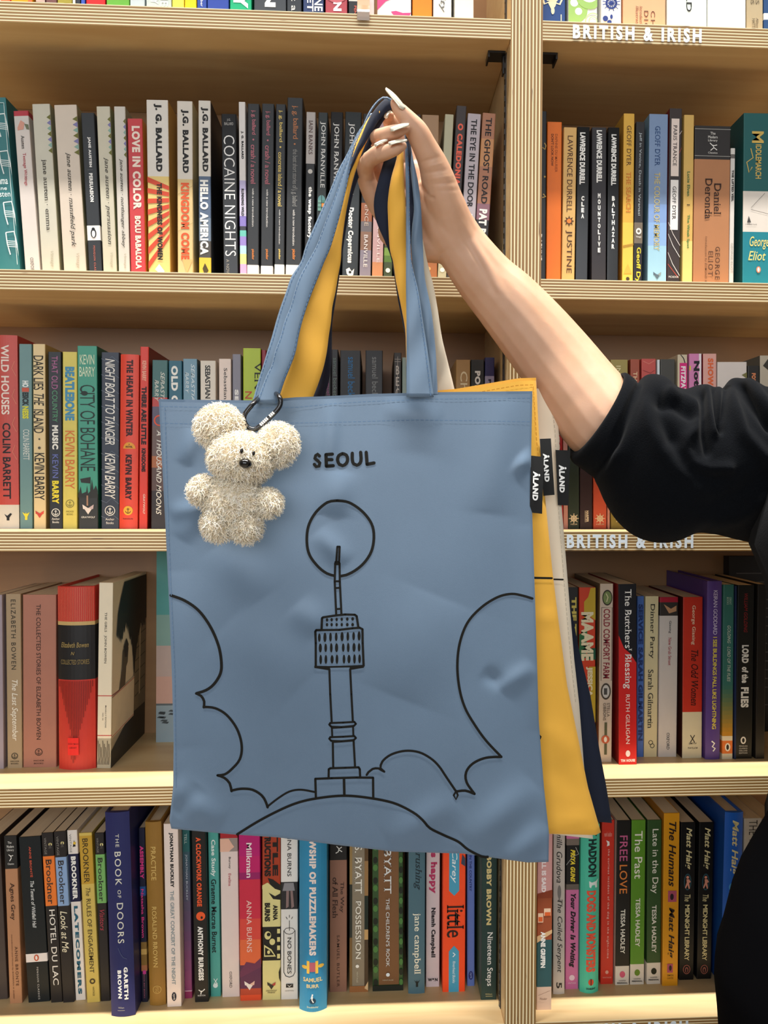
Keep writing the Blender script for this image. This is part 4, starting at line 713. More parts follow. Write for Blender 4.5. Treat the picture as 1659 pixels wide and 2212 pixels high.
bk(4, 515.5, 562, 1795, 519, 2162, 'b8186c', 'broad paperback fading from magenta to orange, bottom shelf', [B(1850, 1885, 'c01c64'), B(1885, 1900, '981c60'), B(1900, 1985, 'cc2c44'), B(1985, 2030, 'd8483c'), B(2030, 2085, 'e0683c'), B(2085, 2136, '5c2c4c'), B(2136, 2150, 'b4442c'), B(2150, 2300, 'e0502c'), G([(0, 2100), (.3, 2078), (.7, 2082), (1, 2070), (1, 2090), (0, 2112)], '6c3450'), T('Milkman', 1821, 1896, 'efd8d8', .26, .48, 'm'), T('ANNA BURNS', 1945, 2057, 'efc4b8', .24, .46, '')]+wolf(2128, 11, 'e8dcd4', 'e0b4a0', .45))
bk(4, 565, 605, 1795, 567, 2160, 'dcd08c', 'rust and cream paperback with black folk ornament, bottom shelf', [B(1780, 1912, 'a83c20'), B(2002, 2075, '1c1a18'), G([(.3, 1896), (.6, 1900), (1, 1912), (1, 1926), (.5, 1918)], '1c1a18'), G([(.35, 1928), (.7, 1936), (1, 1930), (1, 1944), (.6, 1942)], '1c1a18'), G([(.0, 1912), (.3, 1906), (.7, 1920), (1, 1924), (1, 1926), (.0, 1920)], 'dcd08c'), T('LITTLE', 1740, 1892, '1c1614', .3, .72, 'b'), T('CONSTRUCTIONS', 1752, 1893, '1c1614', .36, .3, 'bc'), T('ANNA', 1955, 1988, '1c1614', .26, .72, 'b'), T('BURNS', 1950, 1990, '1c1614', .3, .28, 'bc'), O(2020, 9, 'dcd08c', .3, 7), O(2018, 4, '1c1a18', .35), O(2034, 7, 'dcd08c', .55, 6), G([(.1, 2066), (.1, 2040), (.5, 2050), (.75, 2066)], 'dcd08c'), G([(.15, 2063), (.15, 2045), (.45, 2053), (.65, 2063)], '1c1a18'), O(2056, 4, 'dcd08c', .35, 3)]+[Q(2006+18*k, 2016+18*k, .82, .98, 'dcd08c') for k in range(4)]+[G([(1, 2088), (.9, 2100), (.92, 2112), (1, 2122)], '1c1a18')]+wolf(2128, 9, '3a342c', 'b0403c', .5)+[T('GRAYWOLF', 2138, 2141, '3a342c', .6, .5, 'h'), T('PRESS', 2142, 2145, '3a342c', .4, .5, 'h')])
bk(4, 606.5, 644, 1795, 607, 2159, 'e4ded6', 'white paperback with outlined cylinder drawing and dark photo band, bottom shelf', [B(1905, 1964, '2a282a'), G([(.2, 1907), (.75, 1907), (.82, 1924), (.1, 1924)], '8a8688'), G([(.32, 1924), (.48, 1924), (.46, 1958), (.3, 1962)], '8a706c'), G([(.56, 1924), (.7, 1924), (.78, 1958), (.62, 1962)], '8a706c'), T('ANNA BURNS', 1790, 1893, '3a3634', .24, .5, ''), K([(.17, 2010), (.17, 2100), (.28, 2108), (.5, 2111), (.72, 2108), (.83, 2100), (.83, 2010)], 1.4, '2a2624'), K([(.17, 2010), (.3, 2016), (.5, 2018), (.7, 2016), (.83, 2010), (.7, 2005), (.5, 2004), (.3, 2005), (.17, 2010)], 1.2, '2a2624'), K([(.5, 1988), (.5, 2010)], 1.2, '2a2624'), K([(.3, 1980), (.38, 1985)], 1.2, '2a2624'), K([(.7, 1980), (.62, 1985)], 1.2, '2a2624'), K([(.5, 1976), (.5, 1982)], 1.2, '2a2624'), T('NO BONES', 2025, 2103, '2a2624', .24, .5, ''), Q(2125, 2133, .3, .72, '2a2624'), G([(.34, 2126), (.5, 2130), (.68, 2126), (.5, 2132)], 'e4ded6'), T('NORTON', 2139, 2141, '6a6460', .5, .5, 'h')])
bk(4, 648, 708, 1740, 647, 2179, '3088b0', 'large round backed blue hardback with cream capitals, bottom shelf', [T('FELLOWSHIP OF PUZZLEMAKERS', 1752, 2057, 'f0dcd0', .25, .5, 'b'), Q(2072, 2092, .34, .66, 'b45a64'), Q(2069, 2096, .28, .38, 'ecbc4c'), Q(2069, 2096, .6, .7, 'ecbc4c'), O(2083, 4, 'ecbc4c', .2, 6), O(2081, 4, 'ecbc4c', .8, 6), T('SAMUEL', 2105, 2114, 'ecd08c', .7, .5, 'hm'), T('BURR', 2119, 2127, 'ecd08c', .45, .5, 'hm'), K([(.5, 2140), (.45, 2150), (.55, 2156)], 3, 'e8ece8'), O(2155, 6, '1c3c50', .5, 7), K([(.5, 2146), (.47, 2152), (.53, 2158)], 2.4, 'f0ece4'), T('Doubleday', 2166, 2171, 'd8d8b0', .42, .5, 'h')], hard=True, depth=.135, bul=.007)
bk(4, 712, 750, 1800, 712, 2143, '8f6552', 'brown paperback with black top panel, right of the large blue hardback', [B(1780, 1858, '1c1a1a'), K([(.4, 1828), (.55, 1834), (.7, 1830)], 2, 'e4e0d8'), K([(.55, 1832), (.5, 1840), (.35, 1843)], 2, 'e4e0d8'), K([(.55, 1836), (.72, 1840)], 2, 'e4e0d8'), T('The Way', 1905, 1972, '33201a', .26, .7, 's'), T('of All Flesh', 1895, 1983, '33201a', .3, .32, 's'), T('SAMUEL BUTLER', 2020, 2132, '4a3026', .16, .5, 'w')])
bk(4, 755, 796, 1800, 755, 2143, '8a7d68', 'taupe paperback with golden painting along both edges, bottom shelf', [Q(1800, 1910, 0, .14, '9a7c4c'), Q(1910, 2025, 0, .14, '2c3028'), Q(2025, 2140, 0, .14, '7a5c34'), Q(1800, 1860, .8, 1, '5c4428'), Q(1860, 1935, .8, 1, '9a7448'), Q(1935, 2008, .8, 1, '1c2820'), Q(2008, 2030, .8, 1, 'c49c64'), Q(2030, 2140, .8, 1, '4a3a28'), Q(2130, 2145, 0, 1, '9a6438'), G([(.8, 2135), (1, 2120), (1, 2140)], 'd8b484'), T('A.S. BYATT', 1800, 1930, 'efe8d8', .38, .47, 's'), T('POSSESSION', 1945, 2072, 'efe8d8', .3, .47, 's'), O(2087, 3.6, 'f0ece0', .42), T('VINTAGE', 2098, 2122, 'c9c0a8', .08, .42)])
bk(4, 804, 871, 1800, 805, 2140, '33502c', 'thick leafy green book with brown title panel, bottom shelf', [Q(1700, 2128, .2, .86, '7a5434')]+[O(1830+22*k+(k % 2)*6, 7, '1c2418' if k % 2 else '4c7a3c', .1, 5) for k in range(15)]+[O(1836+22*k, 7, '1c2418' if k % 2 == 0 else '4c7a3c', .93, 4) for k in range(15)]+[Q(2128, 2145, 0, 1, '1e221a'), T('A.S. BYATT', 1770, 1930, 'd8d8d4', .24, .5, 's'), T('THE CHILDREN\'S BOOK', 1940, 2088, 'd8d8d4', .12, .5, 's'), O(2105, 4, 'dce4e8', .5), T('VINTAGE', 2115, 2118, 'b4a890', .36, .5, 'h')], rough=.2)
bk(4, 883, 919, 1800, 882, 2146, '4a6a76', 'slate blue book with cream lower case lettering, bottom shelf', [T('cat brushing', 1790, 1922, '1f2e34', .5, .55, 'is'), T('jane campbell', 1972, 2103, 'efe8d0', .5, .5, 's'), G([(.35, 2116), (.48, 2120), (.52, 2116), (.56, 2120), (.72, 2116), (.6, 2123), (.6, 2131), (.46, 2131), (.46, 2123)], '141c1c')], hard=True, bul=.001, sl='8a9494')
bk(4, 921, 951, 1800, 920, 2132, 'cdbcbc', 'pale lilac book with crimson heavy lettering, bottom shelf', [T('this happy', 1808, 1930, 'b0345c', .6, .5, 'bs'), T('Niamh Campbell', 1960, 2068, '2a2228', .4, .5, 'bs'), T('W&N', 2113, 2120, '1f1a1c', .72, .5, 'hb')], sr='2c3a5c')
bk(4, 956.5, 1006, 1800, 956, 2143, 'f44c1c', 'bright orange book with blue ribbons and blackletter word, bottom shelf', [G([(.27, 1700), (.72, 1700), (.72, 1924), (.5, 1935), (.27, 1924)], '4a9cba'), G([(.27, 2300), (.72, 2300), (.72, 2055), (.5, 2043), (.27, 2055)], '4a9cba'), T('Edward Carey', 1740, 1908, 'e8f0f0', .3, .48, 'i'), T('little', 1955, 2025, '2c1814', .75, .55, 's'), K([(.45, 2058), (.55, 2062), (.45, 2067)], 2, 'f0f4f4'), T('Riverhead Books', 2076, 2124, 'd8e8ec', .12, .5, 'i'), G([(.85, 1845), (.98, 1855), (.98, 1872), (.8, 1866)], '3a4458')], rough=.5)
bk(4, 1009, 1026, 1800, 1009, 2130, '6074b4', 'slim violet blue book with small navy capitals, bottom shelf', [T('A MONTH IN THE COUNTRY', 1800, 1925, '1f2a64', .32, .45, 'm'), O(2107, 9.5, '2a3270', .5, 5), T('nyrb', 2101, 2113, 'a8b4dc', .28, .5)])
bk(4, 1040, 1074, 1800, 1039, 2160, '213a36', 'dark green book with gold capitals beside the upright, bottom shelf', [T('MILLIE BOBBY BROWN', 1780, 1998, 'd0bc80', .32, .48, 'b'), T('Nineteen Steps', 2013, 2130, 'f0ece4', .46, .52, 's'), T('William', 2146, 2149, 'c0b480', .45, .5, 'h'), K([(.3, 2152), (.75, 2152)], 1, 'c0b480')], sl='5c7058', depth=.135)
# ---- bottom shelf, right bay
bk(4, 1161, 1194, 1795, 1159, 2182, 'd49a94', 'pink and teal paperback pushed forward beside the upright, bottom shelf', [B(1935, 2030, '9a4c2c'), B(2030, 2132, '2f5658'), B(2132, 2300, 'd8b8a0'), G([(0, 2022), (1, 2008), (1, 2016), (0, 2036)], 'd8b080'), G([(0, 1930), (1, 1922), (1, 1940), (0, 1940)], '8a3c22'), Q(1962, 1978, .45, .9, 'e8c4a4'), Q(1970, 1978, .5, .88, 'd8602c'), Q(1972, 1992, .05, .4, 'e8c4a4'), Q(1980, 1990, .08, .36, 'd8602c'), T('WHEN ALL IS SAID', 1800, 1927, 'f4e4e0', .3, .42, 'bc'), T('ANNE GRIFFIN', 2012, 2090, 'f0ece4', .32, .4, 'bc'), K([(.1, 2150), (.9, 2140)], .8, '9a7c6c'), T('Picador', 2155, 2160, '8a6c5c', .5, .45, 'hi')])
bk(4, 1196, 1221, 1785, 1195, 2147, 'c4b8ac', 'grey beige book with black brush script and small fish, bottom shelf', [T('Camilla Grudova', 1775, 1906, '26221f', .5, .5, 'i'), O(1926, 15, '7c7670', .5, 4), G([(.5, 1938), (.3, 1947), (.7, 1947)], '7c7670'), T('The Coiled Serpent', 1942, 2100, '26221f', .56, .5, 'i'), T('5', 2121, 2134, '26221f', .5, .5, 'm')], hard=True, bul=.001)
bk(4, 1223, 1252, 1785, 1221, 2137, 'd0709c', 'pink paperback with black panel and yellow letters, bottom shelf', [B(1812, 1826, '7c6c60'), B(1826, 1910, '1d1a1a'), B(1910, 1922, '6a5e54'), K([(.7, 1830), (.95, 1845), (.5, 1850), (.0, 1868)], 1, 'c9c4bc'), T('PRIYA GUNS', 1835, 1905, 'ecd03c', .36, .5, 'bi'), T('Your Driver Is Waiting', 1930, 2090, '241a20', .5, .5, 'bi'), O(2112, 6, 'eacad4', .5), T('VINTAGE', 2122, 2125, 'eacad4', .6, .5, 'h')])
bk(4, 1256, 1297, 1780, 1252, 2141, '4cc0a0', 'mint green hardback with orange capitals and white dog, bottom shelf', [T('MARK HADDON', 1755, 1890, '16302c', .46, .58, 'bc'), G([(.4, 1899), (.55, 1902), (.8, 1900), (.92, 1896), (.84, 1904), (.85, 1914), (.75, 1914), (.72, 1908), (.56, 1908), (.5, 1914), (.42, 1912)], 'e4ece4'), T('DOGS AND MONSTERS', 1920, 2095, 'e8583c', .52, .54, 'bc'), O(2117, 7, 'c9482c', .55, 6), K([(.55, 2110), (.55, 2124)], 2, '1c1a1a'), T('DOUBLEDAY', 2129, 2133, '16302c', .5, .55, 'hb')], hard=True, bul=.005)
bk(4, 1300, 1328, 1772, 1297, 2126, 'cc3424', 'red paperback with small white lower case title, bottom shelf', [T('mark haddon', 1797, 1807, 'e8a090', .6, .5, 'h'), G([(.35, 1815), (.6, 1818), (.62, 1826), (.4, 1828), (.45, 1822)], 'f0e4dc'), T('the curious incident of the dog in the night-time', 1834, 2070, 'e8c4b8', .2, .55, 'w'), O(2100, 4, 'e0a090', .5, 3.5), T('VINTAGE', 2110, 2113, 'e0a090', .7, .5, 'h')])
def hadley(x0, x1, yt, xb, yb, c, yw, dot, label, t, y0, y1, c1, y2, y3, extra=(), **k):
    bk(4, x0, x1, yt, xb, yb, c, label, [B(yw, 2300, 'e0d6c8'), T(t, y0, y1, c1, .55, .5), T('TESSA HADLEY', y2, y3, 'e8e4d8', .32, .5, 'm'), O(yw+18, 7, dot, .5, 6), T('HARPER', yw+30, yw+33, '6a6058', .5, .5, 'h'), T('PERENNIAL', yw+35, yw+38, '3a3430', .75, .5, 'hb')]+list(extra), **k)
hadley(1332, 1363, 1773, 1329, 2128, '1c1a18', 2087, 'd8607c', 'black paperback with pink and orange title, white foot, bottom shelf', 'FREE', 1805, 1860, 'c9608c', 1964, 2060, [T('LOVE', 1868, 1930, 'e0823c', .55, .5)], sl='d8c8b8')
hadley(1366, 1397, 1772, 1361, 2127, '5c9028', 2083, '6a8c2c', 'apple green paperback with white title and white foot, bottom shelf', 'The Past', 1795, 1898, 'ece8d8', 1940, 2045, sl='1c1a18')
hadley(1399, 1430, 1772, 1397, 2126, '34522a', 2080, '1f2418', 'dark green paperback with white title and white foot, bottom shelf', 'Late in the Day', 1791, 1930, 'ece8d8', 1955, 2058)
bk(4, 1435, 1470, 1757, 1430, 2130, 'dc981c', 'amber paperback with black script and pink squares, bottom shelf', [T('The Humans', 1775, 1915, '2a1a18', .46, .55, 'im'), Q(1924, 1948, .3, .85, 'b0506c'), O(1937, 7, '2a1a24', .55, 4), T('Matt Haig', 1960, 2070, '2a1a18', .46, .5, 'im'), Q(2082, 2101, .3, .66, 'b0506c'), O(2091, 6, '2a1a24', .5, 3), T('SIMON', 2105, 2109, '6a4a14', .4, .5, 'h'), T('CANTER', 2111, 2115, '6a4a14', .4, .5, 'h')], sl='a86c14')
for x0, x1, xb, yb, lb in ((1471, 1503, 1467, 2117, 'first of two black paperbacks with cream script and walking figure, bottom shelf'), (1511, 1543, 1505, 2115, 'second of two black paperbacks with cream script, beside the blue hardback')):
    bk(4, x0, x1, 1777, xb, yb, '141416', lb, [T('Matt Haig', 1788, 1878, 'e4d8a4', .5, .52, 'im'), O(1905, 18, '2f5664', .5, 8), O(1905, 15.5, '141416', .5, 6), O(1895, 3, 'e09a84', .5), G([(.42, 1899), (.6, 1899), (.72, 1905), (.6, 1907), (.66, 1919), (.58, 1920), (.5, 1911), (.38, 1919), (.32, 1917), (.44, 1906)], 'e09a84'), T('The', 1932, 1947, 'e4d8a4', .4, .5, 'i'), T('MIDNIGHT LIBRARY', 1954, 2075, 'e4d8a4', .32, .5, 'mc'), O(2094, 10, 'b0685c', .5, 8), O(2094, 8.6, '141416', .5, 6.6), O(2095, 6, 'b0685c', .5, 3.6), O(2096, 4.6, '141416', .5, 2)])
bk(4, 1566, 1606, 1754, 1556, 2124, '1f62c8', 'tall bright blue hardback with cream script near the right edge, bottom shelf', [T('Matt Haig', 1770, 1888, 'e8dca0', .46, .5, 'im'), O(1914, 10, '4c9cd8', .5, 9), O(1917, 7, '1f62c8', .5, 6), T('Viking', 1924, 1932, '8cb4dc', .45, .5, 'hi'), T('The Life Impossible', 1945, 2110, 'e8dca0', .4, .5, 'i')], hard=True, depth=.136, bul=.003, sl='184a98')
bk(4, 1608, 1647, 1768, 1603, 2124, 'c9beae', 'off white paperback with thin black hand lettering, bottom shelf', [T('THE WELL OF LONELINESS', 1772, 1985, '2a2622', .48, .5, 'l')])
bk(4, 1649, 1690, 1774, 1645, 2124, 'd0c6b8', 'plain off white paperback at the right edge, bottom shelf')
# face-out book standing at the back, right end of the fourth shelf
o, w, h = faceout(1575, 1700, 1200, 1600, .165, [(0, 1, '17161a')], 'black face out book with faint grey text lines, fourth shelf right end', 3, lean=-.03)
mb = MB()
for k in range(16):
    mb.box((w*.12, -.0006, h*(.9-.05*k)), (w*random.uniform(.6, .9), -.0002, h*(.9-.05*k)+.0016), paint('4c4a4c'))
mb.build('cover_text', o)
# ---------------------------------------------------------------- cloth
def cloth(name, hexc, rough=.75, sheen=.25, weave=.12, spec=.3):
    m, nt, b = nodes(name); N = nt.nodes.new; L = nt.links.new
    tc = N('ShaderNodeTexCoord'); c = lin(hexc)
    n1 = N('ShaderNodeTexNoise'); n1.inputs['Scale'].default_value = 35; n1.inputs['Detail'].default_value = 4; L(tc.outputs['Object'], n1.inputs['Vector'])
    mx = N('ShaderNodeMix'); mx.data_type = 'RGBA'; mx.inputs[6].default_value = tuple(x*.95 for x in c[:3])+(1,); mx.inputs[7].default_value = tuple(min(1, x*1.05) for x in c[:3])+(1,)
    L(n1.outputs['Fac'], mx.inputs[0]); L(mx.outputs[2], b.inputs['Base Color'])
    n2 = N('ShaderNodeTexNoise'); n2.inputs['Scale'].default_value = 1800; L(tc.outputs['Object'], n2.inputs['Vector'])
    bp = N('ShaderNodeBump'); bp.inputs['Strength'].default_value = weave; bp.inputs['Distance'].default_value = .0004; L(n2.outputs['Fac'], bp.inputs['Height']); L(bp.outputs[0], b.inputs['Normal'])
    b.inputs['Roughness'].default_value = rough; b.inputs['Sheen Weight'].default_value = sheen; b.inputs['Specular IOR Level'].default_value = spec
    return m
C_BLUE = cloth('blue_cotton', '64798f', .40, .2); C_YEL = cloth('yellow_cotton', 'eeb240', .7); C_WHT = cloth('cream_cotton', 'ecdcc2', .7); C_NAVY = cloth('navy_cotton', '1b2234', .8, .1)
C_INK = paint('16140f', .7, .2, .02, 'screen_print_ink')
C_LABEL = cloth('black_woven_label', '131313', .7, .05)
C_WHITE_INK = paint('f0efec', .6, .2, .02, 'woven_white')
def resample(pts, n):
    d = [0]
    for a, b in zip(pts, pts[1:]): d.append(d[-1]+math.dist(a, b))
    out = []
    for i in range(n+1):
        t = d[-1]*i/n; k = 0
        while k < len(d)-2 and d[k+1] < t: k += 1
        f = (t-d[k])/max(1e-9, d[k+1]-d[k]); out.append(tuple(a+(b-a)*f for a, b in zip(pts[k], pts[k+1])))
    return out
def seg_dist(p, a, b):
    ax, ay = a; bx, by = b; px, py = p
    dx, dy = bx-ax, by-ay; t = max(0, min(1, ((px-ax)*dx+(py-ay)*dy)/max(1e-9, dx*dx+dy*dy)))
    return math.hypot(px-ax-t*dx, py-ay-t*dy)
class Bag:
    def __init__(s, top, right, bottom, left, Y0, creases, mat, label, nu=70, nv=84, thick=.004, puff=.006, k=.5):
        s.k = k
        s.top, s.right, s.bottom, s.left, s.Y0, s.cr = top, right, bottom, left, Y0, creases; s.puff = puff
        s.x0 = min(p[0] for p in left); s.x1 = max(p[0] for p in right); s.y0 = min(p[1] for p in top); s.y1 = max(p[1] for p in bottom)
        s.root = empty('tote_bag', at((s.x0+s.x1)/2, s.y1, Y0)); tag(s.root, label, 'tote bag', 'tote bags held up together by the straps')
        T_, B_, L_, R_ = resample(top, nu), resample(bottom, nu), resample(left, nv), resample(right, nv)
        vs = []
        for j in range(nv+1):
            v = j/nv
            for i in range(nu+1):
                u = i/nu
                p = [(1-v)*T_[i][k]+v*B_[i][k]+(1-u)*L_[j][k]+u*R_[j][k]-((1-u)*(1-v)*T_[0][k]+u*(1-v)*T_[-1][k]+(1-u)*v*B_[0][k]+u*v*B_[-1][k]) for k in (0, 1)]
                vs.append((p[0], p[1], s.Y(p[0], p[1]), u, v))
        n = len(vs); W_ = nu+1
        V = [at(a, b, y) for a, b, y, u, v in vs]
        back = []
        for (a, b, y, u, v) in vs:
            e = min(u, 1-u, (1-v)*1.3)
            back.append(at(a, b-(6*(1-v) if v < .05 else 0), s.Y0+.001+thick*min(1, e*14)))
        F = []
        for j in range(nv):
            for i in range(nu):
                a = j*W_+i; F.append((a, a+W_, a+W_+1, a+1)); F.append((a+n, a+1+n, a+W_+1+n, a+W_+n))
        for j in range(nv):
            a = j*W_; F.append((a, a+n, a+W_+n, a+W_)); a = j*W_+nu; F.append((a, a+W_, a+W_+n, a+n))
        for i in range(nu):
            a = nv*W_+i; F.append((a, a+n, a+1+n, a+1))
        o = new_obj('body', V+back, F, mat, None, None, True); child(o, s.root)
        o.data.polygons.foreach_set('use_smooth', [True]*len(o.data.polygons)); s.body = o
    def Y(s, x, y):
        u = (x-s.x0)/(s.x1-s.x0); v = (y-s.y0)/(s.y1-s.y0)
        u = max(0, min(1, u)); v = max(0, min(1, v))
        d = s.Y0-s.puff*(4*u*(1-u))**.7*math.sin(math.pi*min(1, max(0, .12+.88*v)))**.8
        for (a, b, sg, amp) in s.cr:
            q = seg_dist((x, y), a, b)
            if q < 3.2*sg:
                t = ((x-a[0])*(b[0]-a[0])+(y-a[1])*(b[1]-a[1]))/((b[0]-a[0])**2+(b[1]-a[1])**2)
                d -= s.k*amp*math.exp(-q*q/(2*sg*sg))*math.sin(math.pi*min(1, max(0, .04+.92*t)))**.8
        d -= .0004*math.sin(x*.017+y*.006)*math.sin(y*.011-x*.004+1)
        return d
    def part(s, name, polys, mat, lift=.0006, smooth=False):
        mb = MB()
        for vs, fs in polys: mb.add([at(x, y, s.Y(x, y)-lift) for x, y in vs], fs, mat)
        o = mb.build(name, None, smooth); child(o, s.root); return o
    def stitches(s, lines, mat, wpx=1.6, dash=7, gap=3.4):
        polys = []
        for pts in lines:
            L = sum(math.dist(a, b) for a, b in zip(pts, pts[1:])); P = resample(pts, max(2, int(L/(dash+gap))))
            for a, b in zip(P, P[1:]):
                f = dash/(dash+gap); polys.append(stroke2d([a, (a[0]+(b[0]-a[0])*f, a[1]+(b[1]-a[1])*f)], wpx, False))
        return s.part('stitching', polys, mat, .0005)
def ribbon(name, Lp, Rp, Y0, Y1, mat, root, n=70, curl=.0015, th=.0012, label=None, edge=None, stitch=None, Ymid=None):
    Ls, Rs = smooth_line(Lp, 6), smooth_line(Rp, 6)
    Ls, Rs = resample(Ls, n), resample(Rs, n); m = 6; vs = []; F = []
    for i in range(n+1):
        t = i/n
        Yb = Y0+(Y1-Y0)*t if Ymid is None else ((1-t)**2*Y0+2*t*(1-t)*Ymid+t*t*Y1)
        for k in range(m+1):
            f = k/m; x = Ls[i][0]+(Rs[i][0]-Ls[i][0])*f; y = Ls[i][1]+(Rs[i][1]-Ls[i][1])*f
            w = .0012*math.sin(9*t+1.3*f)*math.sin(23*t+2*f)
            vs.append((x, y, Yb-curl*4*f*(1-f)+w))
    N = len(vs); W_ = m+1
    V = [at(*p) for p in vs]+[at(p[0], p[1], p[2]+th) for p in vs]
    for i in range(n):
        for k in range(m):
            a = i*W_+k; F.append((a, a+1, a+W_+1, a+W_)); F.append((a+N, a+N+W_, a+N+W_+1, a+N+1))
        for k, d in ((0, 1), (m, -1)):
            a = i*W_+k; q = (a, a+W_, a+W_+N, a+N); F.append(q if d > 0 else q[::-1])
    for i in (0, n):
        for k in range(m): a = i*W_+k; F.append((a, a+N, a+1+N, a+1))
    o = new_obj(name, V, F, mat, None, None, True); child(o, root)
    bm = bmesh.new(); bm.from_mesh(o.data); bmesh.ops.recalc_face_normals(bm, faces=bm.faces); bm.to_mesh(o.data); bm.free()
    if stitch:
        mb = MB()
        for f in stitch:
            path = []
            for i in range(n+1):
                k = min(m-1, int(f*m)); g = f*m-k; a = vs[i*W_+k]; b = vs[i*W_+k+1]
                path.append((a[0]+(b[0]-a[0])*g, a[1]+(b[1]-a[1])*g, a[2]+(b[2]-a[2])*g-.0004))
            P = resample(path, int(sum(math.dist(a, b) for a, b in zip(path, path[1:]))/10))
            for a, b in zip(P, P[1:]):
                b = tuple(p+(q-p)*.66 for p, q in zip(a, b)); d = Vector((b[0]-a[0], b[1]-a[1]))
                if d.length < 1e-6: continue
                d.normalize(); nx, ny = -d.y*.8, d.x*.8
                mb.add([at(a[0]+nx, a[1]+ny, a[2]), at(b[0]+nx, b[1]+ny, b[2]), at(b[0]-nx, b[1]-ny, b[2]), at(a[0]-nx, a[1]-ny, a[2])], [(0, 1, 2, 3)], paint('4f6a8a', .7, .2, .05, 'thread'))
        st = mb.build('stitching'); child(st, o)
    if label: o['label'] = label
    return o
def label_tag(bag, quad, Y, t0, t1, rootlabel=None):
    mb = MB(); q = [Vector((*p, 0)) for p in quad]; n = 8; fr = []; bk_ = []
    for i in range(n+1):
        t = i/n
        for f in (0, 1):
            a = q[0].lerp(q[3], t); b = q[1].lerp(q[2], t); p = a.lerp(b, f); yy = Y-.0012*math.sin(t*3)-.0008*f
            fr.append(at(p.x, p.y, yy)); bk_.append(at(p.x, p.y, yy+.0007))
    V = fr+bk_; N = len(fr); F = []
    for i in range(n):
        a = 2*i; F += [(a, a+2, a+3, a+1), (a+N, a+1+N, a+3+N, a+2+N), (a, a+N, a+2+N, a+2), (a+1, a+3, a+3+N, a+1+N)]
    F += [(0, 1, 1+N, N), (2*n, 2*n+N, 2*n+1+N, 2*n+1)]
    o = new_obj('label_tag', V, F, C_LABEL); child(o, bag.root)
    bm = bmesh.new(); bm.from_mesh(o.data); bmesh.ops.recalc_face_normals(bm, faces=bm.faces); bm.to_mesh(o.data); bm.free()
    vs, fs = tgeo('ÅLAND', 'b'); P = []
    for a, b in vs:                    # reads downwards, letter tops to the right
        t = t0+(t1-t0)*a; f = .2+.56*b
        p = q[0].lerp(q[3], t).lerp(q[1].lerp(q[2], t), f); P.append(at(p.x, p.y, Y-.0012*math.sin(t*3)-.0008*f-.0005))
    l = new_obj('lettering', P, fs, C_WHITE_INK); child(l, o)
    return o
# ---------------------------------------------------------------- the four bags
navy = Bag([(560, 890), (1000, 880), (1192, 852)], [(1192, 852), (1205, 1000), (1220, 1200), (1229, 1290), (1250, 1400), (1275, 1500), (1295, 1620), (1310, 1700), (1322, 1778)],
           [(600, 1750), (1000, 1768), (1290, 1776), (1322, 1779)], [(560, 890), (580, 1300), (600, 1750)], -.118, [((1215, 1200), (1300, 1740), 14, .002)], C_NAVY,
           'navy tote bag hanging rearmost, its dark edge showing right of the cream bag', 40, 50)
cream = Bag([(520, 885), (900, 870), (1100, 850), (1160, 839), (1198, 837)], [(1198, 837), (1207, 930), (1213, 1090), (1230, 1300), (1240, 1420), (1251, 1520), (1262, 1660), (1281, 1812)],
            [(540, 1760), (900, 1788), (1180, 1801), (1281, 1813)], [(520, 885), (530, 1300), (540, 1760)], -.134,
            [((1180, 845), (1196, 930), 8, .003), ((1175, 900), (1190, 1000), 9, -.002), ((1195, 930), (1225, 1300), 5, .0015), ((1215, 1300), (1260, 1700), 6, .0015)], C_WHT,
            'cream white tote bag hanging between the yellow and the navy bag', 50, 60)
yellow = Bag([(470, 880), (700, 872), (985, 846), (1120, 823), (1158, 822)], [(1158, 822), (1165, 950), (1171, 1010), (1193, 1230), (1205, 1330), (1225, 1480), (1250, 1600), (1270, 1700), (1298, 1798)],
             [(500, 1770), (800, 1785), (1180, 1801), (1290, 1804), (1298, 1798)], [(470, 880), (485, 1300), (500, 1770)], -.152,
             [((1145, 830), (1160, 1000), 7, .003), ((1150, 1000), (1185, 1220), 9, .003), ((1160, 1340), (1205, 1330), 9, .0022), ((1180, 1560), (1240, 1640), 16, .003), ((1190, 1780), (1285, 1770), 12, .003), ((1180, 1650), (1260, 1720), 14, -.002)], C_YEL,
             'mustard yellow tote bag hanging directly behind the blue one', 60, 70)
BL = [((470, 1030), (395, 1160), 16, .004), ((440, 1090), (370, 1110), 12, .003), ((420, 930), (400, 1000), 12, .003), ((716, 870), (712, 1010), 14, .004), ((735, 1020), (720, 1110), 22, .004),
      ((690, 1150), (745, 1215), 16, .003), ((830, 880), (950, 905), 18, .003), ((1085, 870), (1060, 1100), 34, .004), ((1120, 990), (1145, 1010), 16, .005), ((1045, 1452), (1085, 1478), 12, -.0025), ((1085, 1488), (1150, 1440), 14, .003),
      ((480, 1180), (560, 1290), 30, .003), ((640, 1310), (690, 1360), 22, .003), ((372, 1700), (470, 1780), 22, .005), ((380, 1760), (430, 1700), 14, -.003), ((850, 1820), (980, 1730), 24, .003), ((1020, 1820), (1150, 1700), 26, .004),
      ((1100, 1860), (1180, 1790), 18, .003), ((1140, 1150), (1165, 1560), 20, .003), ((380, 1250), (400, 1600), 30, .003), ((600, 885), (600, 960), 22, -.003), ((500, 1350), (640, 1480), 50, .003), ((950, 1300), (870, 1500), 60, .003)]
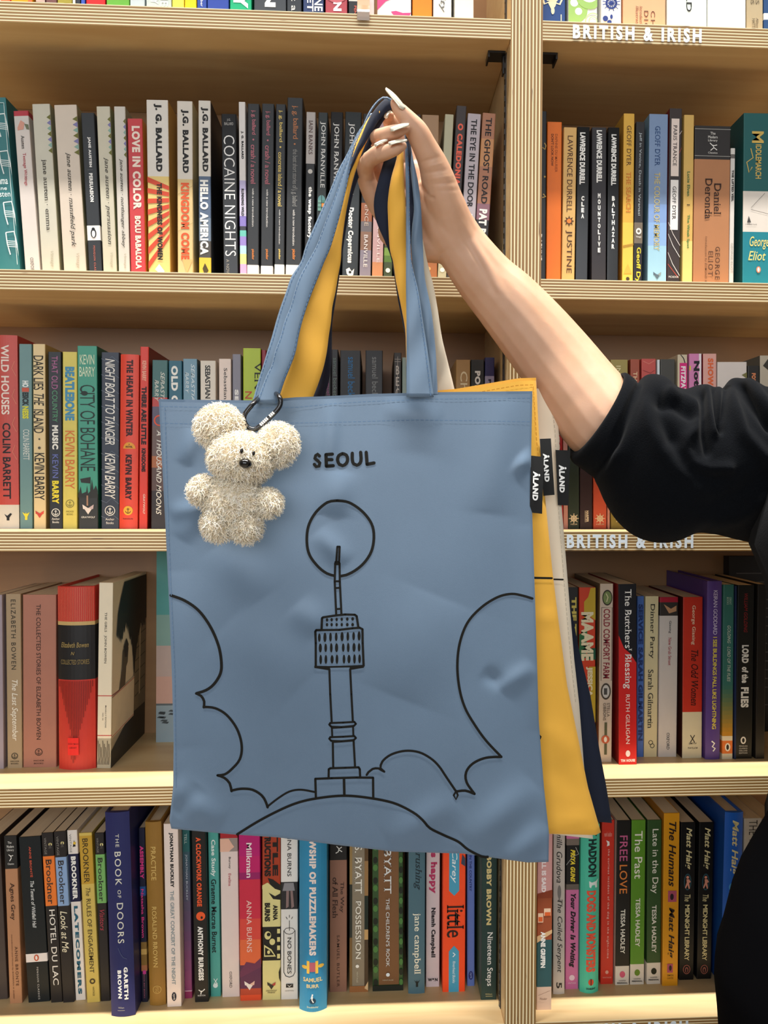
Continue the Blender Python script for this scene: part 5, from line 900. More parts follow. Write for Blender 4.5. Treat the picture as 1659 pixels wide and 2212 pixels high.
blue = Bag([(343, 868), (450, 870), (560, 871), (640, 864), (700, 862), (800, 857), (950, 853), (1150, 851)],
           [(1150, 851), (1148, 950), (1147, 1010), (1150, 1120), (1156, 1300), (1160, 1430), (1164, 1560), (1175, 1700), (1186, 1800), (1185, 1862)],
           [(370, 1790), (500, 1803), (600, 1810), (720, 1826), (850, 1842), (1000, 1847), (1140, 1867), (1185, 1866)],
           [(343, 868), (350, 1000), (358, 1150), (365, 1300), (371, 1450), (375, 1600), (374, 1700), (366, 1772), (370, 1790)], -.172, BL, C_BLUE,
           'light blue tote bag in front with a black line drawing of a tower', 150, 176, .012, .010, .6)
TH_B = paint('5f7894', .7, .2, .05, 'thread')
blue.stitches([[(346, 914), (420, 916), (700, 913), (900, 907), (1148, 911)], [(345, 878), (450, 880), (545, 881), (640, 880), (720, 872), (800, 867), (950, 862), (1149, 860)], [(356, 880), (364, 1150), (377, 1450), (380, 1700)]], TH_B)
yellow.stitches([[(990, 855), (1120, 832), (1155, 831)], [(1152, 835), (1160, 960), (1166, 1010)]], paint('c48a2c', .7, .2, .05, 'thread'))
cream.stitches([[(1188, 845), (1199, 930), (1206, 1090), (1222, 1300), (1233, 1420), (1244, 1520)]], paint('c9bda8', .7, .2, .05, 'thread'))
# ---- print on the blue bag
P = []
def ln(pts, w=5.5, closed=False):
    pts = list(pts)+([pts[0]] if closed else [])
    P.append(stroke2d(smooth_line(pts, 6), w))
def poly(pts, w=4.5):
    for a, b in zip(pts, pts[1:]): P.append(stroke2d(smooth_line([a, b], 8), w))
def dot(x, y, rx, ry, t=0.0):
    P.append(([(x+rx*math.cos(2*math.pi*k/12)*math.cos(t)-ry*math.sin(2*math.pi*k/12)*math.sin(t), y+rx*math.cos(2*math.pi*k/12)*math.sin(t)+ry*math.sin(2*math.pi*k/12)*math.cos(t)) for k in range(12)], [tuple(range(12))]))
c3 = lambda x, y: (600+x/4.81, 1300+y/4.81)          # notes taken from an enlarged view of the drawing
c2 = lambda x, y: (340+x/3.19, 1040+y/3.19)
c8 = lambda x, y: (340+x/1.885, 1500+y/1.885)
moon = [(1240, 132), (1170, 145), (1090, 215), (1040, 310), (1030, 420), (1050, 510), (1110, 590), (1170, 635), (1220, 650)]
ln([c2(*p) for p in moon], 6)
ln([c2(*p) for p in [(1240, 132), (1320, 145), (1410, 205), (1475, 290), (1492, 380), (1475, 480), (1425, 560), (1360, 615), (1300, 645), (1265, 652)]], 6)
tw = 4.6
for pts in ([(1240, 450), (1256, 450), (1252, 545)], [(1240, 450), (1233, 550)], [(1228, 555), (1252, 555), (1256, 570), (1224, 570), (1228, 555)], [(1225, 570), (1222, 690), (1232, 915)], [(1255, 570), (1257, 690), (1268, 912)],
            [(1224, 688), (1257, 688)], [(1225, 735), (1260, 733)], [(1230, 880), (1266, 878)]):
    poly([c2(*p) for p in pts], tw)
poly([c3(*p) for p in [(455, 285), (460, 170), (470, 162), (600, 142), (700, 132), (800, 135), (820, 150), (838, 270)]], 5)
poly([c3(*p) for p in [(395, 665), (395, 430), (390, 310), (400, 295), (640, 292), (780, 275), (850, 270), (880, 285), (882, 430), (892, 665)]], 5)
P.append(([c3(*p) for p in [(380, 665), (540, 668), (750, 662), (895, 655), (895, 685), (760, 708), (745, 682), (545, 686), (530, 712), (380, 688)]], [(0, 1, 7, 8, 9), (1, 2, 6, 7), (2, 3, 4, 5, 6)]))
for r, y in ((0, 188), (1, 238)):
    for k, x in enumerate((512, 560, 612, 665, 722, 778)): dot(*c3(x, y-r*0-(k*2 if r == 0 else 0)), 2.6+.4*(k > 3), 3.8)
for r, y0 in enumerate((372, 480, 600)):
    for k, x in enumerate(((432, 490, 548, 607, 668, 728, 788, 845), (442, 498, 556, 611, 680, 732, 792, 845), (446, 500, 564, 615, 688, 740, 797, 850))[r]):
        dot(*c3(x, y0-(k*2.5 if r == 0 else k)), 2.9+.5*((k*7+r) % 3 == 1), 9.3+((k*5+r) % 3)*.5)
poly([c3(*p) for p in [(536, 700), (545, 960), (560, 1245)]], 4.6); poly([c3(*p) for p in [(752, 700), (765, 960), (780, 1240)]], 4.6)
for yy in (0, 147):
    poly([c3(*p) for p in [(545, 1260+yy), (680, 1255+yy), (795, 1248+yy), (812, 1268+yy), (790, 1290+yy), (660, 1302+yy), (555, 1298+yy), (535, 1276+yy), (545, 1260+yy)]], 4.4)
    P.append(([c3(*p) for p in [(550, 1292+yy), (660, 1298+yy), (792, 1285+yy), (790, 1305+yy), (660, 1315+yy), (570, 1320+yy)]], [(0, 1, 4, 5), (1, 2, 3, 4)]))
poly([c3(*p) for p in [(562, 1310), (566, 1400)]], 4.2); poly([c3(*p) for p in [(782, 1300), (786, 1395)]], 4.2)
poly([c3(*p) for p in [(572, 1460), (576, 1720)]], 4.6); poly([c3(*p) for p in [(788, 1450), (803, 1715)]], 4.6)
poly([c3(*p) for p in [(528, 1830), (530, 1740), (545, 1730), (700, 1725), (840, 1720), (852, 1740), (856, 1820)]], 4.8)
poly([c3(*p) for p in [(396, 2035), (390, 1840), (560, 1833), (820, 1826), (990, 1828), (992, 2035)]], 5); poly([c3(*p) for p in [(688, 1840), (692, 2010)]], 5.6)
ln([c8(*p) for p in [(325, 570), (400, 523), (480, 480), (560, 445), (640, 425), (750, 413), (850, 420), (960, 442), (1040, 480), (1080, 512), (1110, 545), (1170, 575), (1225, 600), (1265, 632), (1320, 660), (1345, 662)]], 5.5)
ln([(369, 1286), (400, 1298), (430, 1320), (455, 1355), (472, 1395), (478, 1430), (476, 1455), (462, 1478), (445, 1491), (424, 1498)], 6.2)
ln([(424, 1498), (434, 1503), (441, 1515), (440, 1528)], 5.5)
ln([(440, 1527), (465, 1530), (490, 1545), (512, 1575), (522, 1610), (518, 1640), (500, 1662), (485, 1673), (470, 1675)], 5.5)
ln([(470, 1675), (484, 1680), (496, 1692), (500, 1709)], 5.5)
ln([(500, 1708), (520, 1704), (545, 1706), (565, 1718), (574, 1732), (578, 1744)], 5.5)
ln([(577, 1743), (600, 1725), (625, 1710), (650, 1706), (680, 1711)], 4.4)
ln([(1150, 1293), (1130, 1287), (1105, 1283), (1075, 1290), (1040, 1312), (1010, 1345), (993, 1390), (988, 1440), (993, 1490), (1005, 1530), (1025, 1565), (1050, 1600), (1082, 1634)], 5.5)
ln([(1083, 1635), (1050, 1637), (1022, 1649), (1007, 1668), (1008, 1690), (1025, 1715)], 5.5)
ln([(1025, 1715), (1005, 1708), (985, 1710)], 5.5); ln([(985, 1710), (980, 1718), (985, 1727), (989, 1718), (985, 1708)], 4.4)
ln([(984, 1708), (965, 1680), (948, 1655), (930, 1638), (905, 1625), (875, 1622), (845, 1630), (826, 1645), (822, 1660), (830, 1667)], 5)
ln([(828, 1666), (818, 1660), (805, 1661), (796, 1668), (792, 1674)], 5)
blue.part('tower_print', P, C_INK, .0003)
P = []
def sl(ox, pts, w=7.2): P.append(stroke2d(smooth_line([(ox+a, b) for a, b in pts], 4), w))
sl(0, [(690, 985), (686, 981), (682, 984), (680, 990), (686, 995), (691, 1000), (689, 1007), (683, 1008), (679, 1003)])
for pts in ([(718, 981), (704, 982), (705, 1007), (720, 1006)], [(705, 993), (717, 993)]):
    for a, b in zip(pts, pts[1:]): sl(0, [a, b])
sl(0, [(740, 980), (732, 984), (729, 993), (733, 1003), (740, 1006), (748, 1001), (751, 992), (748, 983), (740, 980)])
sl(0, [(761, 979), (761, 993), (764, 1002), (771, 1005), (778, 1000), (780, 991), (779, 977)])
for a, b in (((791, 977), (793, 1003)), ((793, 1003), (808, 1000))): sl(0, [a, b])
blue.part('city_lettering', P, C_INK, .0003)
yellow.part('print', [stroke2d(smooth_line([(1140, 1248), (1192, 1249)], 6), 4.5), ([(1150, 1585), (1163, 1584), (1170, 1591), (1168, 1597), (1150, 1597)], [(0, 1, 2, 3, 4)])], C_INK, .0006)
cream.part('print', [stroke2d(smooth_line([(1180, 1251), (1216, 1252)], 6), 3.5)], C_INK, .0006)
label_tag(blue, [(1147, 984), (1175, 987), (1171, 1110), (1144, 1107)], -.1745, .27, .78)
label_tag(yellow, [(1166, 948), (1190, 947), (1198, 1069), (1174, 1071)], -.157, .26, .76)
label_tag(cream, [(1200, 972), (1232, 973), (1228, 1092), (1205, 1091)], -.1415, .27, .77)
# ---- straps
YH = -.162
ribbon('strap', [(544, 872), (557, 825), (567, 793), (577, 760), (587, 728), (596, 695), (606, 663), (618, 630), (629, 598), (650, 565), (660, 532), (682, 481), (709, 420), (731, 367), (751, 329), (770, 290), (787, 265), (800, 245)],
       [(575, 872), (590, 812), (606, 770), (620, 740), (632, 700), (641, 670), (650, 640), (660, 614), (675, 580), (690, 540), (705, 505), (725, 440), (745, 390), (762, 345), (777, 305), (790, 275), (800, 255), (806, 243)], -.168, YH+.004, C_BLUE, blue.root, stitch=(.12,))
ribbon('strap', [(553, 872), (575, 812), (585, 793), (593, 760), (605, 728), (614, 695), (627, 663), (636, 630), (647, 598), (665, 565), (683, 532), (695, 500), (723, 426), (743, 370), (759, 329), (779, 284), (795, 245), (812, 220), (831, 207), (846, 214)],
       [(599, 872), (614, 825), (627, 793), (639, 760), (645, 728), (653, 695), (663, 663), (675, 630), (688, 598), (701, 565), (715, 532), (734, 467), (747, 412), (757, 360), (766, 318), (784, 275), (800, 244), (816, 222), (831, 212), (845, 220)], -.184, YH-.006, C_BLUE, blue.root, stitch=(.07, .93))
ribbon('strap', [(590, 872), (605, 830), (620, 793), (632, 760), (640, 728), (647, 695), (655, 663), (668, 630), (680, 598), (694, 565), (706, 532), (727, 467), (742, 412), (752, 360), (763, 318), (782, 278), (800, 250), (818, 235), (836, 226)],
       [(673, 868), (679, 851), (689, 825), (699, 793), (706, 760), (710, 728), (715, 695), (718, 663), (725, 630), (730, 598), (736, 565), (738, 532), (745, 475), (754, 425), (765, 380), (782, 330), (800, 290), (820, 255), (842, 236)], -.158, YH, C_YEL, yellow.root)
ribbon('strap', [(665, 866), (682, 840), (692, 793), (700, 760), (704, 728), (709, 695), (712, 663), (719, 630), (724, 598), (732, 532), (739, 475), (748, 425), (758, 380), (775, 330), (793, 285), (815, 245), (838, 228)],
       [(700, 866), (703, 851), (710, 825), (715, 793), (717, 760), (717, 728), (718, 695), (723, 663), (729, 625), (733, 598), (742, 532), (752, 470), (764, 415), (780, 370), (797, 325), (817, 280), (840, 245)], -.124, YH+.006, C_NAVY, navy.root)
ribbon('strap', [(744, 398), (757, 352), (768, 322), (780, 295), (796, 258), (813, 232), (831, 214), (846, 212)], [(746, 400), (764, 356), (776, 330), (790, 308), (806, 280), (822, 256), (838, 240), (850, 236)], YH-.001, YH-.001, C_NAVY, navy.root, n=30)
# right legs
ribbon('strap', [(838, 300), (834, 330), (817, 390), (808, 431), (809, 462), (817, 489), (834, 528), (845, 559), (853, 606), (860, 650), (870, 700), (876, 740), (878, 860)],
       [(860, 300), (858, 334), (850, 384), (844, 431), (844, 467), (848, 510), (852, 545), (858, 580), (862, 625), (868, 660), (878, 712), (881, 745), (886, 860)], YH+.0, -.120, C_NAVY, navy.root, Ymid=-.15)
ribbon('strap', [(853, 302), (858, 334), (845, 384), (838, 431), (838, 467), (842, 537), (849, 565), (855, 607), (865, 656), (875, 712), (877, 760), (880, 866)],
       [(870, 302), (872, 330), (873, 384), (876, 440), (878, 495), (880, 540), (881, 578), (883, 612), (886, 660), (888, 712), (890, 760), (893, 866)], YH-.003, -.157, C_YEL, yellow.root, curl=.003)
ribbon('strap', [(852, 225), (868, 262), (873, 286), (875, 329), (876, 384), (877, 440), (877, 495), (877, 550), (877, 620), (878, 700), (878, 780), (878, 858)],
       [(858, 222), (872, 255), (879, 290), (882, 342), (884, 384), (885, 440), (886, 495), (889, 565), (904, 630), (914, 695), (924, 760), (937, 858)], YH-.007, -.184, C_BLUE, blue.root, stitch=(.9,), curl=.001)
ribbon('strap', [(874, 290), (880, 340), (882, 380), (881, 430), (882, 470), (884, 510), (890, 540), (898, 570), (906, 600)],
       [(884, 285), (892, 350), (899, 392), (906, 440), (909, 490), (911, 530), (912, 560), (913, 590), (914, 610)], YH, -.150, C_NAVY, navy.root, n=40)
ribbon('strap', [(876, 300), (884, 350), (890, 400), (894, 450), (890, 490), (888, 530), (892, 580), (900, 640), (912, 700), (922, 760), (930, 858)],
       [(884, 295), (894, 350), (903, 392), (909, 440), (912, 490), (914, 540), (918, 600), (930, 660), (937, 710), (942, 770), (946, 858)], YH+.002, -.168, C_BLUE, blue.root)
ribbon('strap', [(900, 500), (906, 560), (914, 610), (924, 660), (932, 710), (938, 770), (942, 860)],
       [(910, 500), (922, 560), (936, 615), (945, 665), (955, 730), (969, 788), (987, 862)], -.152, -.138, C_WHT, cream.root, n=40)
# ---------------------------------------------------------------- carabiner and plush
C = MB(); yb = -.198
front = smooth_line([(524, 899), (540, 880), (560, 858), (580, 846), (598, 850), (607, 862), (605, 878), (588, 897), (566, 917), (548, 930), (536, 925), (526, 912)], 5)
def cy(p): return yb+.012*max(0, min(1, (870-p[1])/24)) if p[0] < 597 else yb
cpts = [at(p[0], p[1], (-.158 if (558 < p[0] < 596 and p[1] < 862) else yb)) for p in front]
for _ in range(4): cpts = [(cpts[i-1]+cpts[i]*2+cpts[(i+1) % len(cpts)])/4 for i in range(len(cpts))]
C.tube(cpts, .0021, paint('151517', .25, .6, .02, 'black_lacquered_metal'), 10, True)
carab = C.build('carabiner', None, True); tag(carab, 'black metal snap hook clipped around the blue strap', 'snap hook')
mb = MB(); A = Vector(at(562, 918, yb-.0023)); Bv = Vector(at(592, 890, yb-.0023)); d = (Bv-A); up = Vector((-d.z, 0, d.x)).normalized()*.0013
for k in range(9):
    if k == 5: continue
    a = A+d*(k/9); b = A+d*(k/9+.085); mb.add([a-up, b-up, b+up, a+up], [(0, 1, 2, 3)], C_WHITE_INK)
mb.build('lettering', carab)
M_fur = None
def fur_mat(name, c0, c1):
    m, nt, b = nodes(name); N = nt.nodes.new; L = nt.links.new
    tc = N('ShaderNodeTexCoord'); n = N('ShaderNodeTexNoise'); n.inputs['Scale'].default_value = 220; L(tc.outputs['Object'], n.inputs['Vector'])
    r = N('ShaderNodeValToRGB'); L(n.outputs['Fac'], r.inputs[0]); r.color_ramp.elements[0].position = .35; r.color_ramp.elements[0].color = lin(c0); r.color_ramp.elements[1].position = .65; r.color_ramp.elements[1].color = lin(c1)
    L(r.outputs[0], b.inputs['Base Color']); b.inputs['Roughness'].default_value = .6; b.inputs['Sheen Weight'].default_value = .4
    b.inputs['Subsurface Weight'].default_value = .15; b.inputs['Subsurface Radius'].default_value = (.004, .003, .002)
    return m
M_fur = fur_mat('cream_plush', 'f6e6c8', 'fff8ea')
PYC = -.208
plush = tag(empty('plush_keyring', at(510, 1170, PYC)), 'fluffy cream plush animal keyring hanging on the front of the blue bag', 'plush toy')
def plush_part(name, cx, cy_, rx, ry, Y, ryd, rot=0.0, n=900, flen=.006, parent=None):
    c = at(cx, cy_, Y); mpp = (Y+CAMD)/FPX; ax, az, ay = rx*mpp, ry*mpp, ryd
    Mr = Matrix.Rotation(rot, 3, 'Y'); mb = MB(); U, Vn = 20, 14; vs = []
    for j in range(Vn+1):
        ph = math.pi*j/Vn
        for i in range(U):
            th = 2*math.pi*i/U; q = Vector((ax*math.sin(ph)*math.cos(th), ay*math.sin(ph)*math.sin(th), az*math.cos(ph)))*.93
            vs.append(c+Mr @ q)
    fs = [(j*U+i, j*U+(i+1) % U, (j+1)*U+(i+1) % U, (j+1)*U+i) for j in range(Vn) for i in range(U)]
    mb.add(vs, fs, M_fur)
    rnd = random.Random(hash(name) % 99+int(cx))
    V = []; F = []
    for _ in range(n):
        z = rnd.uniform(-1, 1); th = rnd.uniform(0, 2*math.pi); s = math.sqrt(1-z*z)
        if math.sin(th) > .55: continue           # back lies against the bag
        nrm = Vector((s*math.cos(th), s*math.sin(th), z)); p = Mr @ Vector((ax*nrm.x, ay*nrm.y, az*nrm.z))*.92+c
        nn = (Mr @ Vector((nrm.x/ax, nrm.y/ay, nrm.z/az))).normalized()
        tng = nn.cross(Vector((rnd.uniform(-1, 1), rnd.uniform(-1, 1), rnd.uniform(-1, 1)))).normalized()
        side = nn.cross(tng); L_ = flen*rnd.uniform(.6, 1.25); w0 = .0006; o = len(V); ph = rnd.uniform(0, 6.28); cur = rnd.uniform(.5, 1.4)
        K_ = 4
        for k in range(K_+1):
            t = k/K_; q = p+nn*(L_*t*(1-.25*t))+tng*(L_*.55*cur*t*t)+side*(L_*.22*math.sin(ph+6*t))-Vector((0, 0, L_*.25*t*t)); ww = w0*(1-.75*t)
            V += [q-side*ww, q+side*ww]
        F += [(o+2*k, o+2*k+1, o+2*k+3, o+2*k+2) for k in range(K_)]
    mb.add(V, F, M_fur)
    o = mb.build(name, None, True); child(o, parent or plush); return o
plush_part('body', 506, 1086, 64, 66, PYC, .021, 0, 4800, .0055)
plush_part('head', 521, 988, 70, 56, PYC-.004, .025, .12, 5200, .0055)
plush_part('ear', 473, 919, 48, 44, PYC+.001, .014, -.3, 2800, .0062)
plush_part('ear', 600, 958, 39, 44, PYC+.001, .013, .3, 2300, .0062)
plush_part('arm', 440, 1058, 29, 30, PYC-.002, .014, .3, 1800, .0055)
plush_part('arm', 579, 1084, 27, 28, PYC-.002, .014, 0, 1700, .0055)
plush_part('leg', 472, 1128, 32, 36, PYC-.003, .016, .1, 2200, .0058)
plush_part('leg', 531, 1132, 32, 36, PYC-.003, .016, -.05, 2200, .0058)
M_bead = paint('0f0d0c', .12, .7, .02, 'black_bead')
def bead(name, cx, cy_, rx, ry, Y, rd, rot=0):
    c = at(cx, cy_, Y); mpp = (Y+CAMD)/FPX; vs = []; U, Vn = 16, 10; Mr = Matrix.Rotation(rot, 3, 'Y')
    for j in range(Vn+1):
        for i in range(U):
            ph = math.pi*j/Vn; th = 2*math.pi*i/U
            vs.append(c+Mr @ Vector((rx*mpp*math.sin(ph)*math.cos(th), rd*math.sin(ph)*math.sin(th), ry*mpp*math.cos(ph))))
    o = new_obj(name, vs, [(j*U+i, j*U+(i+1) % U, (j+1)*U+(i+1) % U, (j+1)*U+i) for j in range(Vn) for i in range(U)], M_bead, None, None, True); child(o, plush); return o
bead('nose', 530, 1001, 14, 10.5, PYC-.031, .005, .12); bead('eye', 522, 974, 3.8, 6, PYC-.030, .002, .1); bead('eye', 548, 979, 3.4, 5.5, PYC-.029, .002, .1)
mb = MB(); mb.tube([at(547, 930, -.197), at(543, 940, -.203), at(538, 952, -.208)], .0012, M_fur, 6); child(mb.build('loop', None, True), plush)

# ---------------------------------------------------------------- person
def skin_mat():
    m, nt, b = nodes('skin'); N = nt.nodes.new; L = nt.links.new
    tc = N('ShaderNodeTexCoord'); n = N('ShaderNodeTexNoise'); n.inputs['Scale'].default_value = 28; n.inputs['Detail'].default_value = 3; L(tc.outputs['Object'], n.inputs['Vector'])
    r = N('ShaderNodeValToRGB'); L(n.outputs['Fac'], r.inputs[0]); r.color_ramp.elements[0].position = .3; r.color_ramp.elements[0].color = lin('cc9d7c'); r.color_ramp.elements[1].position = .7; r.color_ramp.elements[1].color = lin('d9ac8e')
    L(r.outputs[0], b.inputs['Base Color']); b.inputs['Roughness'].default_value = .5
    b.inputs['Subsurface Weight'].default_value = .18; b.inputs['Subsurface Radius'].default_value = (.010, .004, .002); b.inputs['Subsurface Scale'].default_value = 1.0
    n2 = N('ShaderNodeTexNoise'); n2.inputs['Scale'].default_value = 700; L(tc.outputs['Object'], n2.inputs['Vector'])
    bp = N('ShaderNodeBump'); bp.inputs['Strength'].default_value = .08; bp.inputs['Distance'].default_value = .0005; L(n2.outputs['Fac'], bp.inputs['Height']); L(bp.outputs[0], b.inputs['Normal'])
    return m
M_skin = skin_mat()
person = tag(empty('person', (0.62, -.27, ZF)), 'person in a black sweatshirt reaching in from the right, gripping the bag straps', 'person')
def chain(bm, pts, n=18):                # pts: (px, py, Y, radius px, depth radius m or None)
    C_, R_, D_ = [], [], []
    pp = smooth_line([p[:4]+((p[4] if len(p) > 4 and p[4] else p[3]*(p[2]+CAMD)/FPX),) for p in pts], 7)
    for px, py, Y, r, dr in pp:
        C_.append(at(px, py, Y)); R_.append(r*(Y+CAMD)/FPX); D_.append(dr)
    # round both ends
    def cap(c, c2, r, d):
        t = (c-c2).normalized(); return [(c+t*r*math.sin(a), r*math.cos(a), d*math.cos(a)) for a in (.45, .9, 1.3, 1.5)]
    st = [(c, r, d) for c, r, d in zip(C_, R_, D_)]
    st = cap(C_[0], C_[1], R_[0], D_[0])[::-1]+st+cap(C_[-1], C_[-2], R_[-1], D_[-1])
    rings = []
    for i, (c, r, d) in enumerate(st):
        a = st[max(0, i-1)][0]; b = st[min(len(st)-1, i+1)][0]; t = (b-a).normalized()
        s = t.cross(Vector((0, 1, 0)));
        if s.length < .15: s = Vector((1, 0, 0))
        s.normalize(); e = t.cross(s).normalized()
        rings.append([bm.verts.new(c+s*r*math.cos(2*math.pi*k/n)+e*d*math.sin(2*math.pi*k/n)) for k in range(n)])
    for a, b in zip(rings, rings[1:]):
        for k in range(n): bm.faces.new((a[k], a[(k+1) % n], b[(k+1) % n], b[k]))
    bm.faces.new(rings[0][::-1]); bm.faces.new(rings[-1])
bm = bmesh.new()
# forearm, wrist, heel of the hand
chain(bm, [(1420, 985, -.138, 96, .040), (1312, 915, -.134, 94, .039), (1262, 858, -.127, 90, .037), (1205, 784, -.119, 85, .034), (1152, 718, -.117, 79, .033), (1097, 654, -.119, 72, .030), (1050, 604, -.121, 64, .026), (1000, 538, -.127, 57, .022), (972, 494, -.132, 55, .021), (952, 455, -.135, 50, .019), (938, 420, -.136, 40, .015)])
# palm slab
chain(bm, [(985, 510, -.130, 50, .020), (940, 455, -.128, 50, .017), (915, 415, -.124, 42, .014), (898, 375, -.122, 30, .012)])
chain(bm, [(975, 520, -.126, 46, .018), (905, 500, -.121, 46, .014), (862, 470, -.118, 42, .012), (835, 440, -.116, 30, .011)])
chain(bm, [(955, 530, -.124, 38, .016), (890, 525, -.120, 36, .013), (850, 500, -.118, 34, .012)])
# thumb with its fleshy base
chain(bm, [(1022, 570, -.125, 48, .019), (988, 508, -.133, 46, .019), (962, 445, -.143, 43, .020), (945, 385, -.156, 36, .0165), (934, 352, -.163, 31, .0135), (918, 318, -.170, 26.5, .0115), (900, 284, -.176, 24.5, .0105), (880, 258, -.181, 19.5, .0085), (862, 236, -.185, 15, .0065), (853, 224, -.186, 11, .005)])
# index
chain(bm, [(905, 395, -.122, 26), (890, 340, -.120, 22), (862, 288, -.124, 19.5), (842, 262, -.138, 17), (838, 256, -.147, 14), (842, 250, -.152, 10.5)])
# middle
chain(bm, [(888, 405, -.120, 25), (855, 350, -.118, 22), (822, 310, -.124, 20), (813, 300, -.146, 18.5), (826, 294, -.172, 17), (848, 287, -.183, 16), (866, 281, -.186, 13.5), (876, 278, -.186, 10)])
# ring
chain(bm, [(868, 432, -.120, 24), (830, 385, -.119, 21.5), (800, 350, -.126, 19.5), (797, 345, -.146, 18), (815, 336, -.172, 16.5), (840, 327, -.183, 15.5), (860, 319, -.186, 13.5), (870, 315, -.186, 10)])
# little finger
chain(bm, [(845, 480, -.122, 24), (815, 440, -.127, 22), (793, 392, -.138, 20), (789, 362, -.152, 18), (797, 345, -.166, 16), (811, 330, -.175, 14), (821, 320, -.178, 11.5), (826, 315, -.178, 9)])
me = bpy.data.meshes.new('tmp'); bm.to_mesh(me); bm.free()
tmp = bpy.data.objects.new('tmp', me); COL.objects.link(tmp)
md = tmp.modifiers.new('r', 'REMESH'); md.mode = 'VOXEL'; md.voxel_size = .0013
md = tmp.modifiers.new('s', 'SMOOTH'); md.factor = .5; md.iterations = 10
dg = bpy.context.evaluated_depsgraph_get(); me2 = bpy.data.meshes.new_from_object(tmp.evaluated_get(dg))
bpy.data.objects.remove(tmp); me2.name = 'body'
me2.materials.clear(); me2.materials.append(M_skin)
me2.polygons.foreach_set('use_smooth', [True]*len(me2.polygons))
body = bpy.data.objects.new('body', me2); COL.objects.link(body); child(body, person)
body['label'] = 'bare forearm and hand gripping the straps'
# skin folds at the thumb base and tendons at the wrist, pressed into the surface
folds = [((905, 352), (950, 338), 3.0, -.0009), ((908, 365), (958, 352), 2.6, .0006), ((912, 376), (968, 366), 2.6, -.0007), ((920, 388), (978, 380), 2.4, .0005), ((932, 398), (986, 394), 2.4, -.0006), ((944, 412), (994, 410), 2.2, -.0004),
         ((906, 400), (924, 424), 3.5, -.0018), ((924, 424), (940, 430), 3, -.0012), ((1000, 480), (1085, 630), 6, .0011), ((990, 485), (1072, 635), 5, -.0009), ((1012, 475), (1098, 625), 5, -.0005), ((790, 392), (815, 388), 2.5, -.0008), ((812, 440), (826, 470), 3, -.0008), ((942, 560), (968, 535), 3, -.0006)]
for v in me2.vertices:
    p = v.co; px, py = proj(p)
    if py > 680: continue
    nrm = v.normal
    if nrm.dot((CC-p).normalized()) < .1: continue
    dsp = 0
    for a, b, sg, amp in folds:
        q = seg_dist((px, py), a, b)
        if q < 3*sg:
            t = ((px-a[0])*(b[0]-a[0])+(py-a[1])*(b[1]-a[1]))/((b[0]-a[0])**2+(b[1]-a[1])**2)
            dsp += amp*math.exp(-q*q/(2*sg*sg))*math.sin(math.pi*min(1, max(0, .06+.88*t)))
    if dsp: v.co = p+nrm*dsp
M_nail = paint('e6dfcc', .12, .8, .03, 'pearl_nail_varnish'); M_nail.node_tree.nodes['Principled BSDF'].inputs['Coat Weight'].default_value = .8
M_nail.node_tree.nodes['Principled BSDF'].inputs['Metallic'].default_value = .25
def nail(base, tip, wpx, Yb, Yt, nrm, bulge=.0016):
    a, b = at(*base, Yb), at(*tip, Yt); d = b-a; L_ = d.length; d.normalize(); n0 = Vector(nrm).normalized(); s = d.cross(n0).normalized(); n0 = s.cross(d).normalized()
    hw = wpx/2*(Yb+CAMD)/FPX; U, V_ = 10, 16; top = []; bot = []
    for j in range(V_+1):
        t = j/V_; w = hw*(min(1, (t/.12))**.5 if t < .12 else 1)*(1 if t < .5 else math.sqrt(max(.0, 1-((t-.5)/.5)**2.2))*.97+.03)
        if t == 0: w = hw*.45
        for i in range(U+1):
            f = 2*i/U-1
            q = a+d*(L_*t)+s*(w*f)+n0*(bulge*(1-f*f)*(1-.5*t)+.0009*math.sin(math.pi*t))
            top.append(q); bot.append(q-n0*.0006)
    N_ = len(top); W_ = U+1; F = []
    for j in range(V_):
        for i in range(U):
            k = j*W_+i; F += [(k, k+1, k+W_+1, k+W_), (k+N_, k+N_+W_, k+N_+W_+1, k+N_+1)]
        k = j*W_; F += [(k, k+W_, k+W_+N_, k+N_)]; k += U; F += [(k, k+N_, k+W_+N_, k+W_)]
    for i in range(U): F += [(i, i+N_, i+1+N_, i+1)]; k = V_*W_+i; F += [(k, k+1, k+1+N_, k+N_)]
    o = new_obj('nail', top+bot, F, M_nail, None, None, True)
    b_ = bmesh.new(); b_.from_mesh(o.data); bmesh.ops.recalc_face_normals(b_, faces=b_.faces); b_.to_mesh(o.data); b_.free()
    child(o, person); return o
nail((873, 236), (833, 190), 23, -.190, -.192, (.55, -.7, .45))
nail((843, 281), (884, 268), 19, -.193, -.193, (-.1, -.75, .65))
nail((839, 311), (880, 303), 15, -.193, -.192, (-.1, -.7, .7))
nail((809, 315), (838, 302), 13, -.184, -.184, (-.3, -.7, .65))
nail((832, 256), (843, 237), 12, -.159, -.161, (-.6, -.8, .2))
